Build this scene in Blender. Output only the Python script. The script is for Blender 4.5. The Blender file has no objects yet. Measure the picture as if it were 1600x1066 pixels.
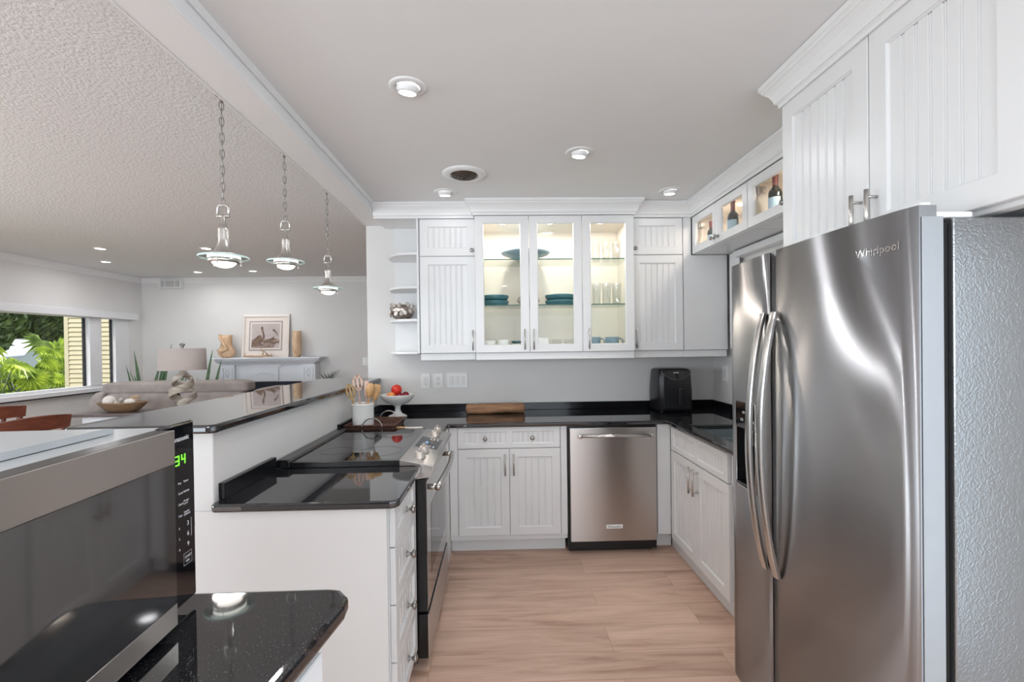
import bpy, bmesh, math, random
from mathutils import Vector, Matrix
random.seed(7)
SC = bpy.context.scene
COL = SC.collection
PI = math.pi

# ------------------------------------------------------------------ camera
def make_camera():
    cd = bpy.data.cameras.new('camera'); cam = bpy.data.objects.new('camera', cd); COL.objects.link(cam)
    y, p, r = 0.0278471, -0.0070870, -0.0129816
    fwd = Vector((math.sin(y)*math.cos(p), math.cos(y)*math.cos(p), math.sin(p)))
    right = Vector((math.cos(y), -math.sin(y), 0)); up = right.cross(fwd)
    R = right*math.cos(r) + up*math.sin(r); U = -right*math.sin(r) + up*math.cos(r)
    m = Matrix((( R.x, U.x, -fwd.x, 0), (R.y, U.y, -fwd.y, 0), (R.z, U.z, -fwd.z, 1.45), (0, 0, 0, 1)))
    cam.matrix_world = m
    cd.sensor_width = 36; cd.lens = 16.2; cd.shift_y = 10.4/1600
    cd.clip_start = 0.02
    SC.camera = cam
make_camera()

# ------------------------------------------------------------------ colour management, world, sun, daylight
SC.view_settings.view_transform = 'Standard'; SC.view_settings.look = 'None'
SC.view_settings.gamma = 1; SC.view_settings.use_curve_mapping = False
SC.view_settings.exposure = 0.06
SC.cycles.transparent_max_bounces = 32
w = bpy.data.worlds.new('sky'); SC.world = w; w.use_nodes = True
bg = w.node_tree.nodes['Background']; bg.inputs[0].default_value = (0.72, 0.85, 1.0, 1); bg.inputs[1].default_value = 1.5

def light(name, kind, loc, energy, color=(1, 1, 1), rot=(0, 0, 0), **kw):
    ld = bpy.data.lights.new(name, kind); ld.energy = energy; ld.color = color
    for k, v in kw.items(): setattr(ld, k, v)
    o = bpy.data.objects.new(name, ld); o.location = loc; o.rotation_euler = rot; COL.objects.link(o)
    return o
def aim(o, d): o.rotation_euler = Vector(d).to_track_quat('-Z', 'Y').to_euler()
aim(light('sun', 'SUN', (0, 0, 8), 3.2, (1, 0.95, 0.86), angle=0.01), (0.22, 0.58, -0.78))
# daylight lamps: one at the guessed right door, the rest at added unseen openings
aim(light('daylight_right_door', 'AREA', (1.96, -0.70, 1.05), 14, (0.84, 0.93, 1.0), shape='RECTANGLE', size=2.1, size_y=2.0), (-1, 0.3, 0.0))
aim(light('added_rear_fill', 'AREA', (0.3, -2.36, 1.525), 54, (0.84, 0.93, 1.0), shape='RECTANGLE', size=2.3, size_y=1.0), (0, 1, -0.35))
aim(light('added_living_fill', 'AREA', (-3.2, -2.36, 1.05), 80, (0.86, 0.94, 1.0), shape='RECTANGLE', size=2.9, size_y=2.0), (0.25, 1, -0.05))
aim(light('added_side_fill', 'AREA', (-5.45, 1.2, 1.425), 70, (0.86, 0.94, 1.0), shape='RECTANGLE', size=2.3, size_y=0.9), (1, 0.1, 0.15))

# ------------------------------------------------------------------ materials
MATS = {}
def nodes_of(name):
    m = bpy.data.materials.new(name); m.use_nodes = True
    nt = m.node_tree; b = nt.nodes['Principled BSDF']
    MATS[name] = m
    return m, nt, b
def N(nt, t, **kw):
    n = nt.nodes.new(t)
    for k, v in kw.items(): setattr(n, k, v)
    return n
def plain(name, col, rough=0.5, metal=0.0, spec=0.5, noise=0.0, nscale=20, bump=0.0, bscale=200, coat=0.0, stretch=(1, 1, 1), trans=0, emit=None, es=0, col2=None, detail=4):
    m, nt, b = nodes_of(name)
    b.inputs['Base Color'].default_value = (*col, 1); b.inputs['Roughness'].default_value = rough
    b.inputs['Metallic'].default_value = metal; b.inputs['Specular IOR Level'].default_value = spec
    b.inputs['Coat Weight'].default_value = coat; b.inputs['Coat Roughness'].default_value = 0.05
    b.inputs['Transmission Weight'].default_value = trans
    if emit: b.inputs['Emission Color'].default_value = (*emit, 1); b.inputs['Emission Strength'].default_value = es
    if noise or bump or col2:
        tc = N(nt, 'ShaderNodeTexCoord'); mp = N(nt, 'ShaderNodeMapping'); mp.inputs['Scale'].default_value = stretch
        nt.links.new(tc.outputs['Object'], mp.inputs[0])
    if noise or col2:
        t = N(nt, 'ShaderNodeTexNoise'); t.inputs['Scale'].default_value = nscale; t.inputs['Detail'].default_value = detail
        nt.links.new(mp.outputs[0], t.inputs['Vector'])
        r = N(nt, 'ShaderNodeValToRGB'); r.color_ramp.elements[0].position = 0.3; r.color_ramp.elements[1].position = 0.7
        c2 = col2 or tuple(min(1, c*(1+noise)) for c in col); c1 = col if col2 else tuple(c*(1-noise) for c in col)
        r.color_ramp.elements[0].color = (*c1, 1); r.color_ramp.elements[1].color = (*c2, 1)
        nt.links.new(t.outputs['Fac'], r.inputs[0]); nt.links.new(r.outputs[0], b.inputs['Base Color'])
    if bump:
        t2 = N(nt, 'ShaderNodeTexNoise'); t2.inputs['Scale'].default_value = bscale; t2.inputs['Detail'].default_value = 3
        nt.links.new(mp.outputs[0], t2.inputs['Vector'])
        bp = N(nt, 'ShaderNodeBump'); bp.inputs['Strength'].default_value = bump; bp.inputs['Distance'].default_value = 0.01
        nt.links.new(t2.outputs['Fac'], bp.inputs['Height']); nt.links.new(bp.outputs[0], b.inputs['Normal'])
    return m
plain('ceiling_paint', (0.85, 0.85, 0.85), 0.9, spec=0.2, noise=0.01, nscale=3)
plain('ceiling_texture', (0.76, 0.76, 0.76), 0.95, spec=0.1, bump=0.55, bscale=85)
plain('wall_paint', (0.76, 0.745, 0.73), 0.8, spec=0.2, noise=0.012, nscale=4)
plain('trim_paint', (0.84, 0.84, 0.84), 0.4, noise=0.01, nscale=8)
plain('cabinet_paint', (0.79, 0.79, 0.79), 0.32, noise=0.008, nscale=6)
plain('cabinet_inside', (0.86, 0.80, 0.72), 0.5, noise=0.01, nscale=6)
plain('brushed_nickel', (0.62, 0.60, 0.57), 0.28, metal=1, noise=0.05, nscale=60)
plain('pewter', (0.36, 0.35, 0.335), 0.3, metal=1, noise=0.1, nscale=40)
plain('chrome', (0.8, 0.8, 0.8), 0.12, metal=1, noise=0.02, nscale=40)
plain('black_plastic', (0.012, 0.012, 0.014), 0.28, noise=0.1)
plain('black_gloss', (0.006, 0.006, 0.008), 0.04, noise=0.1, spec=0.8)
plain('black_enamel', (0.012, 0.012, 0.013), 0.22, noise=0.1)
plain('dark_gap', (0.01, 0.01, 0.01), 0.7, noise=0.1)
plain('ceramic_white', (0.82, 0.82, 0.80), 0.12, noise=0.01)
plain('plastic_white', (0.88, 0.88, 0.87), 0.3, noise=0.01)
plain('teal_glaze', (0.045, 0.16, 0.19), 0.12, noise=0.15, nscale=30)
plain('blue_glaze', (0.22, 0.33, 0.40), 0.15, noise=0.1, nscale=30)
plain('mug_glaze', (0.20, 0.30, 0.37), 0.2, noise=0.1, nscale=30)
plain('shell_pattern', (0.25, 0.20, 0.17), 0.4, col2=(0.72, 0.66, 0.58), nscale=38)
plain('shell_white', (0.82, 0.76, 0.70), 0.4, noise=0.1, nscale=12)
plain('driftwood', (0.42, 0.28, 0.17), 0.7, col2=(0.66, 0.47, 0.31), nscale=10, stretch=(1, 6, 6), bump=0.3)
plain('driftwood_grey', (0.30, 0.25, 0.20), 0.65, col2=(0.58, 0.53, 0.46), nscale=9, stretch=(1, 1, 5), bump=0.3)
plain('carved_wood', (0.55, 0.33, 0.18), 0.45, col2=(0.78, 0.56, 0.37), nscale=7, stretch=(3, 3, 1))
plain('log_wood', (0.42, 0.23, 0.12), 0.55, col2=(0.25, 0.12, 0.06), nscale=14, stretch=(0.6, 3, 5), bump=0.4, bscale=60)
plain('log_wood_pale', (0.30, 0.20, 0.11), 0.55, col2=(0.20, 0.11, 0.06), nscale=9, stretch=(0.6, 3, 5))
plain('wicker', (0.06, 0.025, 0.016), 0.45, col2=(0.16, 0.07, 0.045), nscale=90, bump=1.0, bscale=160)
plain('bamboo', (0.58, 0.34, 0.15), 0.45, noise=0.15, nscale=18, stretch=(6, 6, 1))
plain('bamboo_dark', (0.42, 0.27, 0.10), 0.45, noise=0.2, nscale=18, stretch=(6, 6, 1))
plain('pink_wood', (0.66, 0.45, 0.36), 0.5, noise=0.12, nscale=18)
plain('apple_skin', (0.75, 0.04, 0.02), 0.22, noise=0.15, nscale=14)
plain('plum_skin', (0.22, 0.01, 0.02), 0.25, noise=0.2, nscale=14)
plain('orange_skin', (0.85, 0.32, 0.10), 0.35, noise=0.08, nscale=30)
plain('sofa_fabric', (0.40, 0.35, 0.325), 0.95, spec=0.1, noise=0.12, nscale=9, bump=0.2)
plain('console_top', (0.15, 0.12, 0.115), 0.35, noise=0.15, nscale=10, stretch=(1, 6, 1))
plain('mahogany', (0.16, 0.045, 0.025), 0.28, noise=0.3, nscale=12, stretch=(1, 1, 5))
plain('chair_fabric', (0.62, 0.60, 0.58), 0.9, noise=0.05)
plain('shade_linen', (0.47, 0.41, 0.38), 0.85, noise=0.04, nscale=120)
plain('leaf_green', (0.035, 0.09, 0.035), 0.4, col2=(0.12, 0.20, 0.08), nscale=16)
plain('leaf_grey', (0.05, 0.08, 0.06), 0.5, col2=(0.16, 0.20, 0.16), nscale=16)
plain('planter_glaze', (0.25, 0.25, 0.26), 0.4, noise=0.05)
plain('soil', (0.05, 0.035, 0.025), 0.95, noise=0.3, nscale=40)
plain('mantel_paint', (0.80, 0.82, 0.85), 0.4, noise=0.01)
plain('slate', (0.018, 0.024, 0.042), 0.35, noise=0.3, nscale=6)
plain('frame_cream', (0.80, 0.73, 0.68), 0.45, noise=0.02)
plain('mat_cream', (0.83, 0.74, 0.68), 0.85, noise=0.01)
plain('mat_grey', (0.42, 0.37, 0.36), 0.85, noise=0.02)
plain('paint_sky', (0.50, 0.42, 0.40), 0.8, col2=(0.60, 0.53, 0.51), nscale=18, stretch=(0.4, 1, 4))
plain('paint_bird', (0.10, 0.065, 0.05), 0.8, col2=(0.33, 0.22, 0.16), nscale=40)
plain('paint_rock', (0.12, 0.075, 0.06), 0.8, col2=(0.50, 0.38, 0.32), nscale=22, stretch=(0.6, 1, 2))
plain('vinyl_frame', (0.80, 0.80, 0.82), 0.4, noise=0.01)
plain('siding_paint', (0.58, 0.50, 0.34), 0.7, noise=0.04, nscale=5)
plain('hedge_leaf', (0.04, 0.06, 0.012), 0.5, col2=(0.20, 0.26, 0.07), nscale=9)
plain('bush_leaf', (0.12, 0.22, 0.02), 0.35, col2=(0.62, 0.72, 0.10), nscale=7)
plain('fern_leaf', (0.08, 0.16, 0.03), 0.4, col2=(0.42, 0.50, 0.14), nscale=7)
plain('stem_green', (0.10, 0.12, 0.05), 0.5, noise=0.2)
plain('bark', (0.10, 0.065, 0.045), 0.9, noise=0.4, nscale=12)
plain('lawn', (0.16, 0.20, 0.05), 0.95, noise=0.4, nscale=20)
plain('car_white', (0.82, 0.82, 0.88), 0.15, noise=0.01, coat=0.5)
plain('tyre', (0.02, 0.02, 0.02), 0.8, noise=0.2)
plain('hub_metal', (0.35, 0.35, 0.36), 0.3, metal=1, noise=0.05)
plain('car_window', (0.02, 0.025, 0.03), 0.05, noise=0.05)
plain('cork_red', (0.16, 0.03, 0.025), 0.35, noise=0.1)
plain('bottle_glass', (0.01, 0.014, 0.012), 0.06, noise=0.1, spec=0.8)
plain('bottle_label', (0.36, 0.50, 0.60), 0.6, noise=0.05)
plain('knob_cream', (0.66, 0.60, 0.54), 0.25, metal=0.7, noise=0.05)
plain('text_light', (0.75, 0.75, 0.75), 0.4, noise=0.01)
plain('text_dark', (0.05, 0.05, 0.05), 0.4, noise=0.05)
plain('knife_ceramic', (0.80, 0.77, 0.70), 0.25, noise=0.02)
plain('mercury_glass', (0.55, 0.50, 0.47), 0.2, metal=0.8, col2=(0.20, 0.15, 0.12), nscale=28)
plain('sink_steel', (0.60, 0.66, 0.68), 0.25, metal=0.85, noise=0.05, nscale=30)
plain('heater_bronze', (0.08, 0.055, 0.04), 0.35, metal=0.8, noise=0.2, nscale=30)
plain('led_face', (1, 1, 1), 0.4, noise=0.001, emit=(1, 0.98, 0.95), es=7)
plain('puck_face', (1, 1, 1), 0.4, noise=0.001, emit=(1, 0.93, 0.82), es=7)
plain('pendant_bulb', (1, 1, 1), 0.4, noise=0.001, emit=(1, 0.94, 0.86), es=3.5)
plain('digit_green', (0.1, 0.6, 0.02), 0.4, noise=0.01, emit=(0.22, 1.0, 0.05), es=1.3)
plain('digit_blue', (0.2, 0.4, 0.8), 0.4, noise=0.01, emit=(0.35, 0.6, 1.0), es=1.0)

def glass_mat(name, tint=(1, 1, 1), gloss=0.08, rough=0.0):
    m, nt, b = nodes_of(name)
    nt.nodes.remove(b)
    out = nt.nodes['Material Output']
    tr = N(nt, 'ShaderNodeBsdfTransparent'); tr.inputs[0].default_value = (*tint, 1)
    gl = N(nt, 'ShaderNodeBsdfGlossy'); gl.inputs['Roughness'].default_value = rough
    fr = N(nt, 'ShaderNodeLayerWeight'); pw = N(nt, 'ShaderNodeMath', operation='POWER'); pw.inputs[1].default_value = 4.0
    ad = N(nt, 'ShaderNodeMath', operation='MULTIPLY_ADD'); ad.inputs[1].default_value = 0.7; ad.inputs[2].default_value = gloss*0.3
    mx = N(nt, 'ShaderNodeMixShader')
    nt.links.new(fr.outputs['Facing'], pw.inputs[0]); nt.links.new(pw.outputs[0], ad.inputs[0]); nt.links.new(ad.outputs[0], mx.inputs[0])
    nt.links.new(tr.outputs[0], mx.inputs[1]); nt.links.new(gl.outputs[0], mx.inputs[2]); nt.links.new(mx.outputs[0], out.inputs[0])
    return m
glass_mat('pane_glass', (1, 1, 1), 0.015); glass_mat('shelf_glass', (0.90, 0.95, 0.935), 0.2); glass_mat('drinking_glass', (0.93, 0.94, 0.94), 0.3)
glass_mat('disc_glass', (0.85, 0.93, 0.91), 0.4)
plain('glass_edge', (0.06, 0.16, 0.14), 0.1, noise=0.1)
plain('disc_edge', (0.62, 0.78, 0.74), 0.1, noise=0.03)

def granite():
    m, nt, b = nodes_of('black_granite')
    tc = N(nt, 'ShaderNodeTexCoord')
    t = N(nt, 'ShaderNodeTexNoise'); t.inputs['Scale'].default_value = 420; t.inputs['Detail'].default_value = 2
    r = N(nt, 'ShaderNodeValToRGB'); r.color_ramp.elements[0].position = 0.56; r.color_ramp.elements[1].position = 0.78
    r.color_ramp.elements[0].color = (0.008, 0.008, 0.010, 1); r.color_ramp.elements[1].color = (0.10, 0.10, 0.115, 1)
    nt.links.new(tc.outputs['Object'], t.inputs['Vector']); nt.links.new(t.outputs['Fac'], r.inputs[0]); nt.links.new(r.outputs[0], b.inputs['Base Color'])
    b.inputs['Roughness'].default_value = 0.035; b.inputs['IOR'].default_value = 1.9
granite()
plain('backsplash_granite', (0.008, 0.008, 0.010), 0.10, spec=0.22, noise=0.2, nscale=300)

def steel(name, col, rough, axis, amount=0.10, aniso=0.6):
    m, nt, b = nodes_of(name)
    tc = N(nt, 'ShaderNodeTexCoord'); mp = N(nt, 'ShaderNodeMapping')
    s = [160, 160, 160]; s[axis] = 2; mp.inputs['Scale'].default_value = s
    t = N(nt, 'ShaderNodeTexNoise'); t.inputs['Scale'].default_value = 1; t.inputs['Detail'].default_value = 2
    mr = N(nt, 'ShaderNodeMapRange'); mr.inputs['To Min'].default_value = rough-amount/2; mr.inputs['To Max'].default_value = rough+amount/2
    nt.links.new(tc.outputs['Object'], mp.inputs[0]); nt.links.new(mp.outputs[0], t.inputs['Vector'])
    nt.links.new(t.outputs['Fac'], mr.inputs[0]); nt.links.new(mr.outputs[0], b.inputs['Roughness'])
    b.inputs['Base Color'].default_value = (*col, 1); b.inputs['Metallic'].default_value = 1
    b.inputs['Anisotropic'].default_value = aniso
    tg = N(nt, 'ShaderNodeTangent'); tg.direction_type = 'RADIAL'; tg.axis = 'Z'
    nt.links.new(tg.outputs[0], b.inputs['Tangent']); b.inputs['Anisotropic Rotation'].default_value = 0.25
    return m
steel('fridge_steel', (0.37, 0.37, 0.38), 0.30, 1, 0.015, 1.0)
steel('steel', (0.60, 0.57, 0.55), 0.28, 0, 0.02, 0.95)
steel('steel_bright', (0.66, 0.65, 0.63), 0.22, 0, 0.05, 0.2)
plain('edge_grey', (0.42, 0.44, 0.46), 0.45, metal=0.3, noise=0.02)
plain('mirror_steel', (0.42, 0.41, 0.40), 0.06, metal=0.9, noise=0.03)
plain('case_grey', (0.56, 0.59, 0.61), 0.3, metal=0.2, noise=0.03)
plain('micro_glass', (0.20, 0.20, 0.205), 0.05, noise=0.02, metal=0.92)

def orange_peel_steel():
    m, nt, b = nodes_of('fridge_side')
    b.inputs['Base Color'].default_value = (0.34, 0.35, 0.355, 1); b.inputs['Metallic'].default_value = 0.9; b.inputs['Roughness'].default_value = 0.26
    tc = N(nt, 'ShaderNodeTexCoord'); t = N(nt, 'ShaderNodeTexVoronoi'); t.inputs['Scale'].default_value = 130
    n = N(nt, 'ShaderNodeTexNoise'); n.inputs['Scale'].default_value = 60
    nt.links.new(tc.outputs['Object'], n.inputs['Vector'])
    mx = N(nt, 'ShaderNodeVectorMath', operation='ADD'); sc = N(nt, 'ShaderNodeVectorMath', operation='SCALE'); sc.inputs['Scale'].default_value = 0.03
    nt.links.new(n.outputs['Color'], sc.inputs[0]); nt.links.new(tc.outputs['Object'], mx.inputs[0]); nt.links.new(sc.outputs[0], mx.inputs[1])
    nt.links.new(mx.outputs[0], t.inputs['Vector'])
    bp = N(nt, 'ShaderNodeBump'); bp.inputs['Strength'].default_value = 0.3; bp.inputs['Distance'].default_value = 0.0015
    nt.links.new(t.outputs['Distance'], bp.inputs['Height']); nt.links.new(bp.outputs[0], b.inputs['Normal'])
orange_peel_steel()

def floor_mat():
    m, nt, b = nodes_of('oak_planks')
    L = nt.links.new
    tc = N(nt, 'ShaderNodeTexCoord')
    br = N(nt, 'ShaderNodeTexBrick'); br.offset = 0.37; br.offset_frequency = 2
    br.inputs['Scale'].default_value = 1; br.inputs['Brick Width'].default_value = 1.35; br.inputs['Row Height'].default_value = 0.185
    br.inputs['Mortar Size'].default_value = 0.0012; br.inputs['Mortar Smooth'].default_value = 0.6; br.inputs['Bias'].default_value = 0
    br.inputs['Color1'].default_value = (0.0, 0.0, 0.0, 1); br.inputs['Color2'].default_value = (1, 1, 1, 1); br.inputs['Mortar'].default_value = (0.5, 0.5, 0.5, 1)
    mp0 = N(nt, 'ShaderNodeMapping'); mp0.inputs['Location'].default_value = (0.33, 0.07, 0)
    L(tc.outputs['Object'], mp0.inputs[0]); L(mp0.outputs[0], br.inputs['Vector'])
    # grain, offset per plank
    mp = N(nt, 'ShaderNodeMapping'); mp.inputs['Scale'].default_value = (1.3, 11, 1)
    ad = N(nt, 'ShaderNodeVectorMath', operation='ADD'); sc = N(nt, 'ShaderNodeVectorMath', operation='SCALE'); sc.inputs['Scale'].default_value = 7
    L(br.outputs['Color'], sc.inputs[0]); L(tc.outputs['Object'], mp.inputs[0]); L(mp.outputs[0], ad.inputs[0]); L(sc.outputs[0], ad.inputs[1])
    n1 = N(nt, 'ShaderNodeTexNoise'); n1.inputs['Scale'].default_value = 1.1; n1.inputs['Detail'].default_value = 5; n1.inputs['Roughness'].default_value = 0.6; n1.inputs['Distortion'].default_value = 0.7
    L(ad.outputs[0], n1.inputs['Vector'])
    mp2 = N(nt, 'ShaderNodeMapping'); mp2.inputs['Scale'].default_value = (4, 130, 1); L(tc.outputs['Object'], mp2.inputs[0])
    n2 = N(nt, 'ShaderNodeTexNoise'); n2.inputs['Scale'].default_value = 1; n2.inputs['Detail'].default_value = 3; L(mp2.outputs[0], n2.inputs['Vector'])
    r = N(nt, 'ShaderNodeValToRGB'); e = r.color_ramp.elements
    e[0].position = 0.28; e[0].color = (0.40, 0.235, 0.168, 1); e[1].position = 0.66; e[1].color = (0.72, 0.505, 0.395, 1)
    x = e.new(0.46); x.color = (0.60, 0.405, 0.308, 1)
    L(n1.outputs['Fac'], r.inputs[0])
    mx = N(nt, 'ShaderNodeMix', data_type='RGBA', blend_type='MULTIPLY'); mx.inputs[0].default_value = 0.35
    r2 = N(nt, 'ShaderNodeValToRGB'); r2.color_ramp.elements[0].position = 0.3; r2.color_ramp.elements[0].color = (0.78, 0.76, 0.74, 1); r2.color_ramp.elements[1].position = 0.7; r2.color_ramp.elements[1].color = (1.1, 1.1, 1.1, 1)
    L(n2.outputs['Fac'], r2.inputs[0]); L(r.outputs[0], mx.inputs[6]); L(r2.outputs[0], mx.inputs[7])
    mx3 = N(nt, 'ShaderNodeMix', data_type='RGBA', blend_type='MULTIPLY'); mx3.inputs[0].default_value = 1
    r3 = N(nt, 'ShaderNodeMapRange'); r3.inputs['To Min'].default_value = 0.93; r3.inputs['To Max'].default_value = 1.05; L(br.outputs['Color'], r3.inputs[0])
    L(mx.outputs[2], mx3.inputs[6]); L(r3.outputs[0], mx3.inputs[7])
    mx2 = N(nt, 'ShaderNodeMix', data_type='RGBA'); L(br.outputs['Fac'], mx2.inputs[0]); L(mx3.outputs[2], mx2.inputs[6]); mx2.inputs[7].default_value = (0.34, 0.20, 0.14, 1)
    L(mx2.outputs[2], b.inputs['Base Color']); b.inputs['Roughness'].default_value = 0.38; b.inputs['Specular IOR Level'].default_value = 0.35
floor_mat()

# ------------------------------------------------------------------ mesh helper
class MB:
    def __init__(s, tf=None): s.v = []; s.f = []; s.m = []; s.cur = 0; s.tf = tf; s.sm = []; s.smooth = False
    def add(s, vs, fs, smooth=None):
        n = len(s.v)
        for p in vs: s.v.append(tuple(s.tf(*p)) if s.tf else tuple(p))
        for f in fs: s.f.append(tuple(i+n for i in f)); s.m.append(s.cur); s.sm.append(s.smooth if smooth is None else smooth)
        return s
    def box(s, x0, x1, y0, y1, z0, z1):
        return s.add([(x0, y0, z0), (x1, y0, z0), (x1, y1, z0), (x0, y1, z0), (x0, y0, z1), (x1, y0, z1), (x1, y1, z1), (x0, y1, z1)],
                     [(0, 3, 2, 1), (4, 5, 6, 7), (0, 1, 5, 4), (1, 2, 6, 5), (2, 3, 7, 6), (3, 0, 4, 7)], False)
    def prism(s, poly, a0, a1, axis='z'):
        n = len(poly)
        def P(p, a): return (p[0], p[1], a) if axis == 'z' else ((p[0], a, p[1]) if axis == 'y' else (a, p[0], p[1]))
        vs = [P(p, a0) for p in poly] + [P(p, a1) for p in poly]
        fs = [tuple(range(n-1, -1, -1)), tuple(range(n, 2*n))] + [(i, (i+1) % n, n+(i+1) % n, n+i) for i in range(n)]
        return s.add(vs, fs, False)
    def lathe(s, prof, c=(0, 0, 0), seg=32, axis='z', smooth=True, sy=1.0, arc=None):
        vs = []; n = len(prof); fs = []
        for i in range(seg):
            a = 2*PI*i/seg
            for r, z in prof:
                x, y = r*math.cos(a), r*math.sin(a)*sy
                if axis == 'z': p = (c[0]+x, c[1]+y, c[2]+z)
                elif axis == 'x': p = (c[0]+z, c[1]+x, c[2]+y)
                else: p = (c[0]+x, c[1]+z, c[2]+y)
                vs.append(p)
        for i in range(seg):
            j = (i+1) % seg
            for k in range(n-1):
                a, b_, c_, d = i*n+k, j*n+k, j*n+k+1, i*n+k+1
                if prof[k][0] < 1e-7: fs.append((a, c_, d))
                elif prof[k+1][0] < 1e-7: fs.append((a, b_, d))
                else: fs.append((a, b_, c_, d))
        return s.add(vs, fs, smooth)
    def cyl(s, c, r, h, axis='z', seg=24, bev=0.0):
        if bev: pr = [(0, 0), (r-bev, 0), (r, bev), (r, h-bev), (r-bev, h), (0, h)]
        else: pr = [(0, 0), (r, 0), (r, h), (0, h)]
        return s.lathe(pr, c, seg, axis, smooth=False) if not s.smooth else s.lathe(pr, c, seg, axis)
    def sphere(s, c, r, seg=20, rings=12, sc=(1, 1, 1)):
        pr = [(r*math.sin(PI*i/rings), -r*math.cos(PI*i/rings)) for i in range(rings+1)]
        pr[0] = (0, -r); pr[-1] = (0, r)
        n = len(s.v); t = MB(); t.lathe(pr, (0, 0, 0), seg)
        return s.add([(c[0]+p[0]*sc[0], c[1]+p[1]*sc[1], c[2]+p[2]*sc[2]) for p in t.v], t.f, True)
    def tube(s, pts, r, seg=10, closed=False, flat=1.0, cap=True, up=None, smooth=True):
        pts = [Vector(p) for p in pts]; n = len(pts); vs = []; fs = []; prev = None
        for i, p in enumerate(pts):
            if closed: t = pts[(i+1) % n]-pts[i-1]
            else: t = pts[min(i+1, n-1)]-pts[max(i-1, 0)]
            t.normalize()
            if up is not None: u = Vector(up); u = (u - t*u.dot(t)).normalized()
            elif prev is None:
                u = Vector((0, 0, 1)) if abs(t.z) < 0.9 else Vector((1, 0, 0)); u = (u - t*u.dot(t)).normalized()
            else: u = (prev - t*prev.dot(t)).normalized()
            prev = u; v = t.cross(u)
            rr = r[i] if isinstance(r, (list, tuple)) else r
            for k in range(seg):
                a = 2*PI*k/seg
                vs.append(tuple(p + u*(rr*math.cos(a)) + v*(rr*flat*math.sin(a))))
        for i in range(n if closed else n-1):
            j = (i+1) % n
            for k in range(seg):
                l = (k+1) % seg
                fs.append((i*seg+k, i*seg+l, j*seg+l, j*seg+k))
        if cap and not closed: fs.append(tuple(range(seg-1, -1, -1))); fs.append(tuple((n-1)*seg+k for k in range(seg)))
        return s.add(vs, fs, smooth)
    def sweep(s, path, prof):
        # path: list of (x, y); prof: list of (offset to the right of travel, z) ; open profile, mitred corners
        n = len(path); m = len(prof); vs = []; fs = []
        P = [Vector(p) for p in path]
        for i in range(n):
            d1 = (P[i]-P[i-1]).normalized() if i > 0 else (P[1]-P[0]).normalized()
            d2 = (P[i+1]-P[i]).normalized() if i < n-1 else d1
            n1 = Vector((d1.y, -d1.x)); n2 = Vector((d2.y, -d2.x))
            b = (n1+n2); b.normalize(); k = 1/max(0.2, b.dot(n1))
            for o, z in prof: q = P[i]+b*(o*k); vs.append((q.x, q.y, z))
        for i in range(n-1):
            for k in range(m):
                l = (k+1) % m
                fs.append((i*m+k, i*m+l, (i+1)*m+l, (i+1)*m+k))
        fs.append(tuple(range(m))); fs.append(tuple((n-1)*m+k for k in range(m-1, -1, -1)))
        return s.add(vs, fs, False)
    def slab(s, xs, ys, inside, z0, z1):
        idx = {}; vs = []; fs = []
        def vid(i, j, k):
            if (i, j, k) not in idx: idx[(i, j, k)] = len(vs); vs.append((xs[i], ys[j], z1 if k else z0))
            return idx[(i, j, k)]
        I = lambda i, j: 0 <= i < len(xs)-1 and 0 <= j < len(ys)-1 and inside((xs[i]+xs[i+1])/2, (ys[j]+ys[j+1])/2)
        for i in range(len(xs)-1):
            for j in range(len(ys)-1):
                if not I(i, j): continue
                fs.append((vid(i, j, 1), vid(i+1, j, 1), vid(i+1, j+1, 1), vid(i, j+1, 1)))
                fs.append((vid(i, j, 0), vid(i, j+1, 0), vid(i+1, j+1, 0), vid(i+1, j, 0)))
                if not I(i-1, j): fs.append((vid(i, j, 0), vid(i, j, 1), vid(i, j+1, 1), vid(i, j+1, 0)))
                if not I(i+1, j): fs.append((vid(i+1, j, 0), vid(i+1, j+1, 0), vid(i+1, j+1, 1), vid(i+1, j, 1)))
                if not I(i, j-1): fs.append((vid(i, j, 0), vid(i+1, j, 0), vid(i+1, j, 1), vid(i, j, 1)))
                if not I(i, j+1): fs.append((vid(i, j+1, 0), vid(i, j+1, 1), vid(i+1, j+1, 1), vid(i+1, j+1, 0)))
        return s.add(vs, fs, False)
    def text(s, body, size, tf, extrude=0.0006, align='LEFT', bold=0.0):
        # flat lettering, tf maps (u, v, depth) to the place
        cu = bpy.data.curves.new('lettering', 'FONT'); cu.body = body; cu.size = size; cu.extrude = extrude; cu.align_x = align; cu.offset = bold
        cu.resolution_u = 2
        o = bpy.data.objects.new('lettering', cu); COL.objects.link(o)
        bpy.context.view_layer.update()
        me = o.evaluated_get(bpy.context.evaluated_depsgraph_get()).to_mesh()
        s.add([tf(*v.co) for v in me.vertices], [tuple(p.vertices) for p in me.polygons], False)
        o.evaluated_get(bpy.context.evaluated_depsgraph_get()).to_mesh_clear()
        bpy.data.objects.remove(o); bpy.data.curves.remove(cu)
        return s
    def build(s, name, mats, origin=(0, 0, 0), bevel=0, recalc=True, bseg=2):
        me = bpy.data.meshes.new(name); ox, oy, oz = origin
        me.from_pydata([(x-ox, y-oy, z-oz) for x, y, z in s.v], [], s.f)
        if isinstance(mats, str): mats = [mats]
        for k in mats: me.materials.append(MATS[k])
        for i, p in enumerate(me.polygons): p.material_index = s.m[i]; p.use_smooth = s.sm[i]
        if recalc:
            bm = bmesh.new(); bm.from_mesh(me); bmesh.ops.remove_doubles(bm, verts=bm.verts, dist=1e-6)
            bmesh.ops.recalc_face_normals(bm, faces=bm.faces); bm.to_mesh(me); bm.free()
        me.update()
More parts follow.
